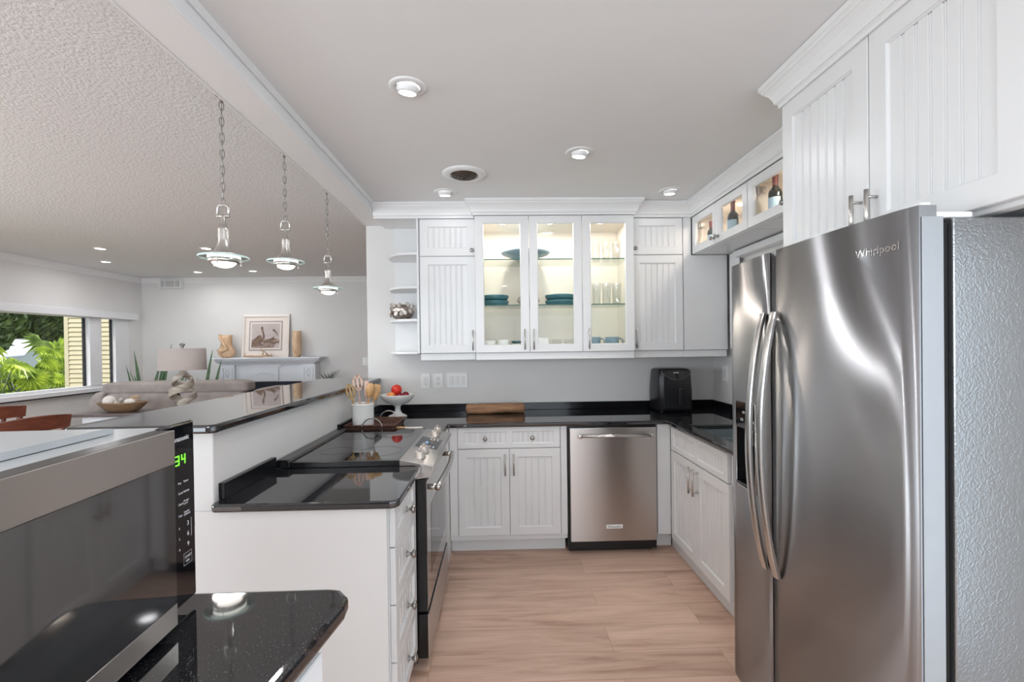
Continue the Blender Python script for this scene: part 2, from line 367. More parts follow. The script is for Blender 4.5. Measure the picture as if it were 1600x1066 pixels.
        o = bpy.data.objects.new(name, me); COL.objects.link(o); o.location = origin
        if bevel:
            b = o.modifiers.new('bevel', 'BEVEL'); b.width = bevel; b.segments = bseg; b.limit_method = 'ANGLE'; b.angle_limit = math.radians(40)
            b.harden_normals = False
        return o

def tag(o, label=None, cat=None, group=None, kind=None):
    if label: o['label'] = label
    if cat: o['category'] = cat
    if group: o['group'] = group
    if kind: o['kind'] = kind
    return o
def thing(name, label, cat, loc, group=None):
    o = bpy.data.objects.new(name, None); COL.objects.link(o); o.location = loc; o.empty_display_size = 0.05
    return tag(o, label, cat, group)
def worigin(o):
    v = Vector(o.location)
    while o.parent: o = o.parent; v = v + Vector(o.location)
    return v
def part(name, mb, mats, parent, label=None, kind=None, **kw):
    o = mb.build(name, mats, tuple(worigin(parent)), **kw); o.parent = parent; o.location = (0, 0, 0)
    return tag(o, label, kind=kind)
def solo(name, mb, mats, label, cat, group=None, origin=(0, 0, 0), kind=None, **kw):
    return tag(mb.build(name, mats, origin, **kw), label, cat, group, kind)
def struct(name, mb, mats, parent=None, **kw):
    if parent: return part(name, mb, mats, parent, **kw)
    return tag(mb.build(name, mats, **kw), kind='structure')
def dup(root, loc, rotz=0, label=None, group=None):
    r = root.copy(); COL.objects.link(r); r.location = loc; r.rotation_euler = (0, 0, rotz)
    if label: r['label'] = label
    if group: r['group'] = group
    for ch in list(root.children):
        c = ch.copy(); COL.objects.link(c); c.parent = r
        for g in list(ch.children):
            d = g.copy(); COL.objects.link(d); d.parent = c
    return r
def B(*a): return MB().box(*a)
# ------------------------------------------------------------------ the room
XR, YB, ZC = 1.775, 3.78, 2.50      # right wall, kitchen back wall, ceiling
struct('floor', B(-5.4, 1.9, -2.3, 7.1, -0.06, 0), 'oak_planks')
struct('wall_back', B(-1.07, 1.9, YB, 3.90, 0, ZC), 'wall_paint', bevel=0.006)
m = MB(); m.box(XR, 1.9, -2.2, -1.75, 0, ZC); m.box(XR, 1.9, -1.75, 0.35, 2.1, ZC); m.box(XR, 1.9, 0.35, YB, 0, ZC)
struct('wall_right', m, 'wall_paint')
struct('wall_far', B(-5.4, 0.6, 7.0, 7.1, 0, ZC), 'wall_paint')
struct('wall_passage', B(0.5, 0.6, 3.9, 7.0, 0, ZC), 'wall_paint')
m = MB(); m.box(-5.4, -5.3, -2.3, 7.0, 0, 0.95); m.box(-5.4, -5.3, -2.3, 7.0, 1.90, ZC)
m.box(-5.4, -5.3, -2.3, 0.0, 0.95, 1.90); m.box(-5.4, -5.3, 2.4, 2.8, 0.95, 1.90); m.box(-5.4, -5.3, 6.76, 7.0, 0.95, 1.90)
struct('wall_left', m, 'wall_paint')
m = MB(); m.box(-5.3, -4.7, -2.3, -2.2, 0, ZC); m.box(-1.7, -0.9, -2.3, -2.2, 0, ZC); m.box(1.5, 1.9, -2.3, -2.2, 0, ZC); m.box(-0.9, 1.5, -2.3, -2.2, 0, 1.0); m.box(-0.9, 1.5, -2.3, -2.2, 2.05, ZC)
m.box(-4.7, -1.7, -2.3, -2.2, 2.1, ZC)
struct('wall_rear', m, 'wall_paint')
struct('half_wall', B(-1.14, -1.0, 1.63, YB, 0, 1.158), 'wall_paint', bevel=0.004)
struct('ceiling', B(-0.915, 1.9, -2.3, 3.9, ZC, 2.6), 'ceiling_paint')
m = MB(); m.box(-5.4, -1.07, -2.3, 7.1, ZC, 2.6); m.box(-1.07, 0.6, 3.9, 7.1, ZC, 2.6)
struct('ceiling_living', m, 'ceiling_texture')
struct('beam', B(-1.07, -0.915, -2.3, YB, 2.426, 2.6), 'ceiling_paint', bevel=0.004)
struct('trim_1', MB().sweep([(-0.913, -2.2), (-0.913, 3.43)], [(0, 2.5), (0, 2.482), (0.006, 2.482), (0.018, 2.5)]), 'trim_paint')
struct('trim_2', B(-1.076, -1.068, -2.2, 3.78, 2.424, 2.431), 'trim_paint')
CROWN = [(0, 2.388), (0.007, 2.388), (0.007, 2.402), (0.014, 2.408), (0.018, 2.408), (0.022, 2.425), (0.032, 2.445), (0.046, 2.462), (0.052, 2.466), (0.052, 2.474), (0.060, 2.480), (0.060, 2.498), (0, 2.498)]
struct('trim_3', MB().sweep([(-0.912, 3.428), (-0.172, 3.428), (-0.172, 3.348), (0.998, 3.348), (0.998, 3.428), (1.458, 3.428), (1.458, 1.832), (1.148, 1.832), (1.148, 0.50)], CROWN), 'trim_paint')
LCR = [(0, 2.425), (0.006, 2.425), (0.010, 2.44), (0.03, 2.47), (0.045, 2.485), (0.05, 2.499), (0, 2.499)]
struct('trim_4', MB().sweep([(-5.3, -2.2), (-5.3, 7.0), (0.5, 7.0), (0.5, 3.9)], LCR), 'trim_paint')
struct('baseboard_left', B(-5.3, -5.285, -2.2, 7.0, 0, 0.10), 'trim_paint')
struct('baseboard_far', B(-5.285, 0.5, 6.985, 7.0, 0, 0.10), 'trim_paint')
struct('baseboard_half_wall', B(-1.155, -1.14, 1.63, 3.78, 0, 0.10), 'trim_paint')
# out-of-view glazed openings: right door guessed, the others added for their daylight
def glazed(name, x0, x1, z0, z1, y, nmul, axis='y'):
    e = bpy.data.objects.new(name, None); COL.objects.link(e); e['kind'] = 'structure'
    f = MB() if axis == 'y' else MB(lambda a, b_, c: (b_, a, c))
    f.box(x0, x1, y-0.03, y+0.03, z1-0.06, z1); f.box(x0, x1, y-0.03, y+0.03, z0, z0+0.06)
    for i in range(nmul+1):
        xx = x0 + (x1-x0-0.06)*i/nmul; f.box(xx, xx+0.06, y-0.03, y+0.03, z0+0.06, z1-0.06)
    part('window_frame', f, 'vinyl_frame', e)
    g = MB() if axis == 'y' else MB(lambda a, b_, c: (b_, a, c))
    g.box(x0+0.05, x1-0.05, y-0.003, y+0.003, z0+0.05, z1-0.05)
    part('glass_pane', g, 'pane_glass', e)
glazed('door_1', -1.75, 0.35, 0.0, 2.1, 1.84, 2, 'x'); glazed('added_living_door', -4.7, -1.7, 0.0, 2.1, -2.25, 2)
glazed('added_rear_window', -0.9, 1.5, 1.0, 2.05, -2.25, 2); glazed('added_side_window', 0.0, 2.4, 0.95, 1.90, -5.35, 2, 'x')
struct('unseen_sun_block', B(-5.6, 2.2, -5.6, -2.45, 2.62, 2.75), 'trim_paint')  # unseen slab added to keep the sun off the floor behind the camera
# the big living room window
e = bpy.data.objects.new('window_1', None); COL.objects.link(e); e['kind'] = 'structure'
f = MB(); f.box(-5.37, -5.30, 2.8, 6.76, 0.95, 0.985); f.box(-5.37, -5.30, 2.8, 6.76, 1.865, 1.90); f.box(-5.37, -5.30, 2.8, 2.86, 0.985, 1.865)
f.box(-5.37, -5.29, 6.11, 6.29, 0.985, 1.865); f.box(-5.37, -5.30, 6.52, 6.76, 0.985, 1.865)
part('window_frame', f, 'vinyl_frame', e, bevel=0.004)
f = MB(); f.box(-5.36, -5.345, 6.075, 6.11, 0.985, 1.865); f.box(-5.36, -5.345, 6.49, 6.52, 0.985, 1.865)
part('gasket', f, 'black_plastic', e)
part('glass_pane', B(-5.345, -5.339, 2.86, 6.11, 0.985, 1.865), 'pane_glass', e)
part('glass_pane', B(-5.345, -5.339, 6.29, 6.52, 0.985, 1.865), 'pane_glass', e)
part('window_sill', B(-5.30, -5.24, 2.75, 6.80, 0.905, 0.955), 'vinyl_frame', e, bevel=0.004)
part('sill_shadow_strip', B(-5.30, -5.245, 2.76, 6.79, 0.892, 0.905), 'dark_gap', e)  # solid dark strip, colours in the shade line under the sill
solo('roller_shade_cassette', B(-5.299, -5.21, 2.7, 6.82, 1.872, 1.965), 'vinyl_frame', 'long white roller shade box above the living room window', 'window shade', bevel=0.006)

# ------------------------------------------------------------------ cabinet parts
def fB(Y): return lambda u, d, z: (u, Y+d, z)          # front faces the camera
def fR(X): return lambda u, d, z: (X+d, u, z)          # front faces left
def fL(X): return lambda u, d, z: (X-d, u, z)          # front faces right
def rect(u0, u1, z0, z1, d): return [(u0, d, z0), (u1, d, z0), (u1, d, z1), (u0, d, z1)]
def rings(mb, loops, close_first=False):
    for a, b_ in zip(loops, loops[1:]):
        mb.add(a+b_, [(i, (i+1) % 4, 4+(i+1) % 4, 4+i) for i in range(4)], False)
def door_mesh(f, u0, u1, z0, z1, fw=0.055, bead=True, thick=0.019, mid=None, glass=False, fwt=None, pitch=0.042):
    """frame-and-panel front; mid = stile in the middle (two panels)"""
    mb = MB(f); e = 0.002; fwt = fwt or fw
    rings(mb, [rect(u0, u1, z0, z1, thick), rect(u0, u1, z0, z1, e), rect(u0+e, u1-e, z0+e, z1-e, 0)])
    spans = [(u0+fw, u1-fw)] if mid is None else [(u0+fw, mid-fw/2), (mid+fw/2, u1-fw)]
    zi0, zi1 = z0+fwt, z1-fwt
    # face frame
    us = [u0+e]+[x for s_ in spans for x in s_]+[u1-e]
    mb.add([(us[0], 0, z0+e), (us[-1], 0, z0+e), (us[-1], 0, zi0), (us[0], 0, zi0)], [(0, 1, 2, 3)])
    mb.add([(us[0], 0, zi1), (us[-1], 0, zi1), (us[-1], 0, z1-e), (us[0], 0, z1-e)], [(0, 1, 2, 3)])
    for i in range(0, len(us), 2): mb.add([(us[i], 0, zi0), (us[i+1], 0, zi0), (us[i+1], 0, zi1), (us[i], 0, zi1)], [(0, 1, 2, 3)])
    for a, b_ in spans:
        if glass:
            rings(mb, [rect(a, b_, zi0, zi1, 0), rect(a+0.005, b_-0.005, zi0+0.005, zi1-0.005, 0.007), rect(a+0.005, b_-0.005, zi0+0.005, zi1-0.005, thick), rect(u0, u1, z0, z1, thick)])
            continue
        c = 0.006
        rings(mb, [rect(a, b_, zi0, zi1, 0), rect(a, b_, zi0, zi1, 0.002), rect(a+c, b_-c, zi0+c, zi1-c, 0.007), rect(a+c, b_-c, zi0+c, zi1-c, 0.009)])
        a2, b2, y0, y1 = a+c, b_-c, zi0+c, zi1-c
        prof = [(a2, 0.009)]
        if bead:
            n = max(1, round((b2-a2)/pitch)); p = (b2-a2)/n
            for i in range(1, n):
                x = a2+i*p
                prof += [(x-0.0065, 0.009), (x-0.0045, 0.0125), (x-0.0015, 0.0125), (x, 0.0095), (x+0.0015, 0.0095), (x+0.003, 0.0125), (x+0.0048, 0.0125), (x+0.0065, 0.009)]
        prof.append((b2, 0.009))
        vs = [(x, d, y0) for x, d in prof]+[(x, d, y1) for x, d in prof]; n = len(prof)
        mb.add(vs, [(i, i+1, n+i+1, n+i) for i in range(n-1)])
    mb.add(rect(u0, u1, z0, z1, thick+0.0005), [(0, 1, 2, 3)]) if not glass else None
    return mb
def bar_handle(f, u, z0, z1, r=0.006, out=0.032, post=0.022):
    mb = MB(); P = lambda *a: tuple(f(*a))
    mb.tube([P(u, -out, z0), P(u, -out, z1)], r, 12)
    for z in (z0+post, z1-post): mb.tube([P(u, 0.0, z), P(u, -out, z)], r*0.75, 8)
    return mb
def knob(f, u, z, s=1.0):
    mb = MB(); mb.smooth = True
    prof = [(0, 0), (0.011, 0), (0.011, -0.003), (0.006, -0.005), (0.005, -0.014), (0.009, -0.018), (0.0145, -0.022), (0.0155, -0.026), (0.013, -0.031), (0.007, -0.033), (0, -0.033)]
    t = MB(); t.lathe([(a*s, b_*s) for a, b_ in prof], (0, 0, 0), 20)
    mb.add([f(u+p[0], p[2], z+p[1]) for p in t.v], t.f, True)
    return mb
WP = 'cabinet_paint'

# ---- upper cabinets on the back wall
def carcass(x0, x1, y0, y1, z0, z1): return B(x0, x1, y0, y1, z0, z1)
FB = fB(3.43)
t = thing('wall_cabinet', 'white beadboard wall cabinet left of the glass doors, beside the open corner shelves', 'cabinet', (-0.38, YB, 1.39))
part('cabinet_body', B(-0.585, -0.172, 3.449, YB-0.002, 1.392, 2.49), WP, t, bevel=0.001)
part('light_rail', B(-0.583, -0.174, 3.452, 3.475, 1.338, 1.390), WP, t, bevel=0.003)
d = part('door', door_mesh(FB, -0.575, -0.170, 2.112, 2.383, fw=0.055), WP, t, label='small square upper door')
part('knob', knob(FB, -0.192, 2.150), 'pewter', d)
d = part('door', door_mesh(FB, -0.575, -0.170, 1.392, 2.104), WP, t, label='tall lower door')
part('handle', bar_handle(FB, -0.192, 1.41, 1.56, r=0.005), 'brushed_nickel', d)

t = thing('wall_cabinet', 'white beadboard wall cabinet right of the glass doors, above the air fryer end', 'cabinet', (1.2, YB, 1.39))
part('cabinet_body', B(1.002, 1.392, 3.449, YB-0.002, 1.392, 2.49), WP, t, bevel=0.001)
part('light_rail', B(1.004, 1.392, 3.452, 3.475, 1.338, 1.390), WP, t, bevel=0.003)
d = part('door', door_mesh(FB, 1.002, 1.387, 2.112, 2.383), WP, t, label='small square upper door')
part('knob', knob(FB, 1.024, 2.155), 'pewter', d)
d = part('door', door_mesh(FB, 1.002, 1.387, 1.392, 2.104), WP, t, label='tall lower door')
part('handle', bar_handle(FB, 1.026, 1.41, 1.56, r=0.005), 'brushed_nickel', d)

t = thing('corner_cabinet', 'plain white blind corner wall cabinet in the back right corner under the wine cabinets', 'cabinet', (1.55, YB, 1.39))
m = MB(); m.box(1.394, 1.728, 3.436, YB-0.002, 1.392, 2.105); m.box(1.394, 1.455, 3.436, YB-0.002, 2.105, 2.49)
part('cabinet_body', m, WP, t, bevel=0.001)
part('light_rail', B(1.394, 1.728, 3.452, 3.475, 1.338, 1.390), WP, t, bevel=0.003)

# open quarter-round shelves at the left end
t = thing('corner_shelf', 'open white quarter round corner shelves at the left end of the wall cabinets', 'shelf', (-0.72, YB, 1.39))
m = MB(); m.box(-0.84, -0.588, YB-0.018, YB-0.002, 1.392, 2.40); m.box(-0.604, -0.588, 3.436, YB-0.018, 1.392, 2.40); m.box(-0.912, -0.588, 3.436, YB-0.002, 2.40, 2.49)
part('back_panel', m, WP, t, bevel=0.001)
for z in (1.386, 1.630, 1.874, 2.124):
    pts = [(-0.604, YB-0.018)]
    for k in range(13):
        a = PI/2*k/12; pts.append((-0.604-0.255*math.cos(a)**0.75, YB-0.018-0.325*math.sin(a)**0.75))
    part('shelf_board', MB().prism(pts, z, z+0.02), WP, t, bevel=0.003)

# ---- glass-door cabinet in the middle
FC = fB(3.35)
t = thing('glass_door_cabinet', 'wide lit white wall cabinet with three glass doors showing the dishes', 'cabinet', (0.41, YB, 1.39))
cx0, cx1 = -0.168, 0.996
m = MB(); m.box(cx0, cx0+0.016, 3.37, YB-0.002, 1.392, 2.49); m.box(cx1-0.016, cx1, 3.37, YB-0.002, 1.392, 2.49)
m.box(cx0+0.016, cx1-0.016, 3.37, YB-0.002, 1.392, 1.408); m.box(cx0+0.016, cx1-0.016, 3.37, YB-0.002, 2.372, 2.49)
part('cabinet_body', m, WP, t, bevel=0.001)
m = MB(); m.box(cx0+0.0165, cx0+0.019, 3.385, 3.77, 1.409, 2.371); m.box(cx1-0.019, cx1-0.0165, 3.385, 3.77, 1.409, 2.371)
m.box(cx0+0.019, cx1-0.019, 3.767, 3.776, 1.409, 2.371); m.box(cx0+0.019, cx1-0.019, 3.385, 3.767, 1.4085, 1.411); m.box(cx0+0.019, cx1-0.019, 3.385, 3.767, 2.362, 2.371)
part('lining', m, 'cabinet_inside', t)
part('light_rail', B(cx0, cx1, 3.372, 3.395, 1.338, 1.390), WP, t, bevel=0.003)
for (u0, u1, hu) in ((-0.166, 0.223, 0.188), (0.227, 0.611, 0.253), (0.615, 0.994, 0.655)):
    d = part('door', door_mesh(FC, u0, u1, 1.392, 2.385, fw=0.058, fwt=0.052, glass=True), WP, t)
    part('glass_pane', B(u0+0.06, u1-0.06, 3.360, 3.364, 1.446, 2.332), 'pane_glass', d)
    part('handle', bar_handle(FC, hu, 1.41, 1.56, r=0.005), 'brushed_nickel', d)
for z in (1.738, 2.078):
    sh = part('glass_shelf', B(cx0+0.021, cx1-0.021, 3.425, 3.75, z, z+0.0075), 'shelf_glass', t)
    part('shelf_edge', B(cx0+0.021, cx1-0.021, 3.4235, 3.425, z, z+0.0075), 'glass_edge', sh)
for x in (0.035, 0.397, 0.778):
    mb = MB(); mb.smooth = True; mb.lathe([(0.034, 0), (0.034, -0.006), (0.026, -0.008), (0.026, 0)], (x, 3.47, 2.362), 24)
    pk = part('puck_light', mb, 'chrome', t)
    mb = MB(); mb.lathe([(0, -0.004), (0.026, -0.004)], (x, 3.47, 2.362), 20); part('bulb_face', mb, 'puck_face', pk)
    light('puck_glow', 'AREA', (x, 3.47, 2.352), 2.9, (1, 0.91, 0.80), shape='DISK', size=0.05)

# ---- wine cabinets high on the right wall
FR = fR(1.46)
def wine_cabinet(y0, y1, label, knobs):
    """two glass doors between y1 (far) and y0 (near)"""
    t = thing('wine_cabinet', label, 'cabinet', (1.6, (y0+y1)/2, 2.11))
    m = MB(); m.box(1.48, XR-0.002, y0, y0+0.016, 2.108, 2.49); m.box(1.48, XR-0.002, y1-0.016, y1, 2.108, 2.49)
    m.box(1.48, XR-0.002, y0+0.016, y1-0.016, 2.108, 2.124); m.box(1.48, XR-0.002, y0+0.016, y1-0.016, 2.376, 2.49)
    part('cabinet_body', m, WP, t, bevel=0.001)
    m = MB(); m.box(XR-0.008, XR-0.002, y0+0.017, y1-0.017, 2.125, 2.375); m.box(1.485, XR-0.008, y0+0.0165, y0+0.019, 2.125, 2.375); m.box(1.485, XR-0.008, y1-0.019, y1-0.0165, 2.125, 2.375)
    m.box(1.485, XR-0.009, y0+0.019, y1-0.019, 2.3705, 2.3755); m.box(1.485, XR-0.009, y0+0.019, y1-0.019, 2.1245, 2.1265)
    part('lining', m, 'cabinet_inside', t)
    ym = (y0+y1)/2
    for a, b_, ku in ((ym+0.002, y1-0.002, ym+0.03), (y0+0.002, ym-0.002, ym-0.03)):
        d = part('door', door_mesh(FR, a, b_, 2.110, 2.385, fw=0.052, fwt=0.050, glass=True), WP, t)
        part('glass_pane', B(1.470, 1.474, a+0.052, b_-0.052, 2.162, 2.333), 'pane_glass', d)
        part('knob', knob(FR, ku, 2.150), 'pewter', d)
        hy = b_-0.056 if ku < b_-0.1 and ku == ym+0.03 else a+0.056
        mb = MB(); mb.box(1.482, 1.530, hy-0.012, hy+0.004, 2.292, 2.330); mb.cyl((1.49, hy-0.006, 2.288), 0.009, 0.045)
        part('hinge', mb, 'pewter', d)
    light('wine_glow', 'AREA', (1.60, ym, 2.355), 2.6, (1, 0.88, 0.72), shape='DISK', size=0.06)
    mb = MB(); mb.smooth = True; mb.lathe([(0.03, 0), (0.03, -0.005), (0, -0.005)], (1.64, ym, 2.3705), 24); part('puck_light', mb, 'puck_face', t)
wine_cabinet(2.66, 3.432, 'white glass door wall cabinet high in the corner with a wine bottle', 1)
wine_cabinet(1.866, 2.656, 'white glass door wine cabinet on the right wall beside the cabinet over the fridge', 1)
struct('trim_5', B(1.70, XR-0.001, 1.95, 3.30, 2.055, 2.100), 'trim_paint', bevel=0.006)
struct('trim_6', B(1.728, 1.738, 3.27, 3.40, 1.40, 2.10), 'trim_paint')

# ---- cabinet above the fridge
FF = fR(1.15)
t = thing('fridge_cabinet', 'tall deep white beadboard cabinet above the refrigerator', 'cabinet', (1.46, 1.3, 1.76))
part('cabinet_body', B(1.170, XR-0.002, 0.53, 1.832, 1.775, 2.49), WP, t, bevel=0.001)
part('light_rail', B(1.172, 1.215, 0.53, 1.830, 1.748, 1.775), WP, t, bevel=0.006)
for a, b_, hu in ((1.400, 1.830, 1.427), (0.968, 1.396, 1.367), (0.536, 0.964, 0.562)):
    d = part('door', door_mesh(FF, a, b_, 1.762, 2.392, fw=0.062, fwt=0.066), WP, t)
    part('handle', bar_handle(FF, hu, 1.772, 1.905, r=0.0065, out=0.034), 'brushed_nickel', d)

# ---- base cabinets
FD = fB(3.16)
t = thing('base_cabinet', 'white beadboard base cabinet with two drawer fronts and two doors left of the dishwasher', 'cabinet', (0.02, 3.45, 0))
part('cabinet_body', B(-0.350, 0.458, 3.180, YB-0.002, 0.10, 0.884), WP, t, bevel=0.001)
part('kick_board', B(-0.350, 0.450, 3.246, 3.30, 0, 0.10), WP, t)
for a, b_ in ((0.415, 0.458), (-0.350, -0.296)): part('face_stile', B(a, b_, 3.164, 3.180, 0.134, 0.884), WP, t, bevel=0.002)
d = part('drawer', door_mesh(FD, -0.292, 0.410, 0.738, 0.882, fw=0.042, fwt=0.030, mid=0.061, pitch=0.035), WP, t)
for u in (-0.104, 0.219): part('knob', knob(FD, u, 0.808), 'pewter', d)
for a, b_, hu in ((-0.292, 0.058, 0.030), (0.062, 0.410, 0.090)):
    d = part('door', door_mesh(FD, a, b_, 0.138, 0.732), WP, t)
    part('handle', bar_handle(FD, hu, 0.555, 0.702, r=0.0055), 'brushed_nickel', d)
t = solo('filler_cabinet', B(-0.60, -0.353, 3.00, YB-0.002, 0.0, 0.884), WP, 'narrow plain white filler beside the far side of the range', 'cabinet', bevel=0.002)
solo('corner_filler', B(1.088, 1.182, 3.168, 3.24, 0.115, 0.884), 'trim_paint', 'narrow white corner post between the dishwasher and the sink cabinet', 'filler', bevel=0.002)
solo('kick_board', B(1.078, 1.212, 3.250, 3.275, 0.0, 0.112), 'trim_paint', 'short white kick board in the corner right of the dishwasher', 'kick board', bevel=0.004)

FS = fR(1.165)
t = thing('sink_cabinet', 'white beadboard sink base cabinet running from the corner to the fridge', 'cabinet', (1.45, 2.6, 0))
part('cabinet_body', B(1.185, XR-0.002, 2.00, 3.162, 0.10, 0.66), WP, t)
part('face_stile', B(1.186, 1.205, 2.00, 3.162, 0.66, 0.884), WP, t)
part('corner_block', B(1.2055, XR-0.002, 3.02, 3.162, 0.66, 0.884), WP, t)
m = MB(); m.box(1.214, 1.24, 2.00, 3.24, 0, 0.10)
part('kick_board', m, WP, t, bevel=0.001)
part('false_drawer', door_mesh(FS, 2.335, 3.118, 0.720, 0.874, fw=0.042, fwt=0.032, mid=2.72, pitch=0.035), WP, t)
for a, b_, hu in ((2.722, 3.118, 2.752), (2.322, 2.718, 2.690)):
    d = part('door', door_mesh(FS, a, b_, 0.108, 0.712), WP, t)
    part('handle', bar_handle(FS, hu, 0.535, 0.695, r=0.0065), 'brushed_nickel', d)

# ---- drawer cabinet at the near end of the peninsula
FP = fL(-0.378)
t = thing('drawer_cabinet', 'white cabinet with four drawers under the near granite top beside the range', 'cabinet', (-0.7, 1.85, 0))
part('cabinet_body', B(-0.998, -0.398, 1.640, 2.045, 0.10, 0.884), WP, t)
part('kick_board', B(-0.998, -0.45, 1.66, 2.045, 0, 0.10), WP, t)
for z0, z1 in ((0.736, 0.882), (0.530, 0.731), (0.324, 0.525), (0.105, 0.319)):
    d = part('drawer', door_mesh(FP, 1.642, 2.042, z0, z1, fw=0.050, fwt=0.045, pitch=0.05), WP, t)
    part('knob', knob(FP, 1.842, (z0+z1)/2-0.01, 1.1), 'pewter', d)
solo('end_panel', B(-1.14, -0.402, 1.622, 1.629, 0.0, 0.884), 'wall_paint', 'flat white panel closing the near end of the peninsula', 'panel', bevel=0.0015)

# ------------------------------------------------------------------ worktops
t = thing('worktop', 'polished black granite worktop running along the back wall and past the sink', 'worktop', (0.4, 3.45, 0.885))
xs = [-0.998, -0.355, 1.14, 1.235, 1.60, XR-0.002]; ys = [1.925, 2.30, 2.838, 2.95, 3.13, YB-0.002]
def ins(x, y):
    if 1.235 < x < 1.60 and 2.30 < y < 2.95: return False
    return x > 1.14 or y > 3.13 or (x < -0.355 and y > 2.838)
part('slab', MB().slab(xs, ys, ins, 0.886, 0.914), 'black_granite', t, bevel=0.009, bseg=3)
for bb in ((-0.978, XR-0.022, YB-0.022, YB-0.002), (XR-0.022, XR-0.002, 1.925, YB-0.002), (-0.998, -0.978, 2.850, YB-0.002)):
    part('backsplash', B(*bb, 0.9145, 0.972), 'backsplash_granite', t, bevel=0.002)
t = thing('worktop', 'small polished black granite top over the four drawers in front of the range', 'worktop', (-0.7, 1.83, 0.885))
poly = [(-0.9985, 1.610), (-0.985, 1.596), (-0.385, 1.596), (-0.365, 1.606), (-0.355, 1.626), (-0.355, 2.056), (-0.9985, 2.056)]
part('slab', MB().prism(poly, 0.886, 0.914), 'black_granite', t, bevel=0.008, bseg=3)
part('backsplash', B(-0.9985, -0.977, 1.655, 2.035, 0.9145, 0.972), 'backsplash_granite', t, bevel=0.0015)
poly = [(-1.475, 1.60), (-1.455, 1.580), (-0.985, 1.580), (-0.965, 1.600), (-0.965, YB-0.003), (-1.075, YB-0.003), (-1.075, 3.84), (-1.40, 3.84), (-1.475, 3.77)]
solo('bar_top', MB().prism(poly, 1.16, 1.19), 'black_granite', 'long raised black granite bar top on the half wall', 'bar top', bevel=0.009, bseg=3)
# counter in the foreground with the microwave on it
poly = [(-1.45, -0.35), (-1.45, 0.668), (-0.252, 0.676), (-0.232, 0.672), (-0.218, 0.655), (-0.216, 0.635), (-0.243, 0.440), (-0.345, -0.35)]
solo('worktop', MB().prism(poly, 1.072, 1.10), 'black_granite', 'black granite counter in the foreground under the microwave', 'worktop', bevel=0.009, bseg=3)
t = thing('side_cabinet', 'white cabinet under the foreground granite counter', 'cabinet', (-0.85, 0.15, 0))
poly = [(-1.43, -0.33), (-1.43, 0.625), (-0.245, 0.628), (-0.272, 0.44), (-0.375, -0.33)]
part('cabinet_body', MB().prism(poly, 0, 1.071), WP, t, bevel=0.002)
a_ = math.atan2(0.628+0.33, -0.245+0.375); ux, uy = math.cos(a_), math.sin(a_)
fs_ = lambda u, d, z: (-0.245 - ux*u + uy*(0.012-d), 0.628 - uy*u - ux*(0.012-d), z)
part('side_panel', door_mesh(fs_, 0.02, 0.50, 0.05, 1.05, fw=0.045, thick=0.011), WP, t)

# sink
t = thing('sink', 'double bowl undermount steel sink in the worktop beside the fridge', 'sink', (1.42, 2.62, 0.7))
def basin(y0, y1):
    m = MB(); x0, x1, z0, z1, w_ = 1.24, 1.595, 0.70, 0.884, 0.004
    m.box(x0, x1, y0, y1, z0, z0+w_); m.box(x0, x0+w_, y0, y1, z0+w_, z1); m.box(x1-w_, x1, y0, y1, z0+w_, z1); m.box(x0+w_, x1-w_, y0, y0+w_, z0+w_, z1); m.box(x0+w_, x1-w_, y1-w_, y1, z0+w_, z1)
    return m
part('basin', basin(2.665, 2.945), 'sink_steel', t); part('basin', basin(2.305, 2.645), 'sink_steel', t)
part('rim', B(1.24, 1.595, 2.645, 2.665, 0.862, 0.872), 'sink_steel', t)
t = thing('faucet', 'chrome sink faucet behind the sink', 'faucet', (1.68, 2.64, 0.914))
mb = MB(); mb.smooth = True; mb.cyl((1.68, 2.64, 0.914), 0.026, 0.04, bev=0.004); part('base', mb, 'chrome', t)
pts = [(1.68, 2.64, 0.94), (1.68, 2.64, 1.12)]+[(1.60+0.08*math.cos(a), 2.64, 1.12+0.08*math.sin(a)) for a in [PI*k/10 for k in range(1, 10)]]+[(1.52, 2.64, 1.07)]
part('spout', MB().tube(pts, 0.012, 12), 'chrome', t)
part('lever', MB().tube([(1.68, 2.665, 0.97), (1.68, 2.72, 1.01)], 0.006, 8), 'chrome', t)
# ------------------------------------------------------------------ refrigerator
t = thing('refrigerator', 'stainless steel side by side refrigerator with two long bowed handles and a water dispenser', 'refrigerator', (1.35, 1.48, 0))
fx = lambda y: 0.952+0.022*((y-1.48)/0.435)**2
def fridge_door(y0, y1, hole=None, z0=0.062, z1=1.762, xb=1.022):
    m = MB(); ys = [y0+(y1-y0)*i/14 for i in range(15)]; zs = [z0, z1]
    if hole:
        ys = sorted(set([y for y in ys if abs(y-hole[0]) > 0.012 and abs(y-hole[1]) > 0.012]+[hole[0], hole[1]])); zs = [z0, hole[2], hole[3], z1]
    n = len(zs); ny = len(ys)
    r = lambda y: fx(y)+(0.006 if y in (ys[0], ys[-1]) else 0)
    vs = [(r(y), y, z) for y in ys for z in zs]; fs = []
    for i in range(ny-1):
        for k in range(n-1):
            if hole and k == 1 and hole[0]-1e-6 <= ys[i] and ys[i+1] <= hole[1]+1e-6: continue
            fs.append((i*n+k, i*n+k+1, (i+1)*n+k+1, (i+1)*n+k))
    m.add(vs, fs, True)
    o = len(m.v)
    # top, bottom, back, ends
    for z, k in ((z0, 0), (z1, n-1)):
        m.add([(r(y), y, z) for y in ys]+[(xb, y, z) for y in ys], [(i, i+1, ny+i+1, ny+i) for i in range(ny-1)], False)
    m.add([(xb, y0, z0), (xb, y1, z0), (xb, y1, z1), (xb, y0, z1)], [(0, 1, 2, 3)])
    for y in (y0, y1): m.add([(r(y), y, z0), (xb, y, z0), (xb, y, z1), (r(y), y, z1)], [(0, 1, 2, 3)])
    return m
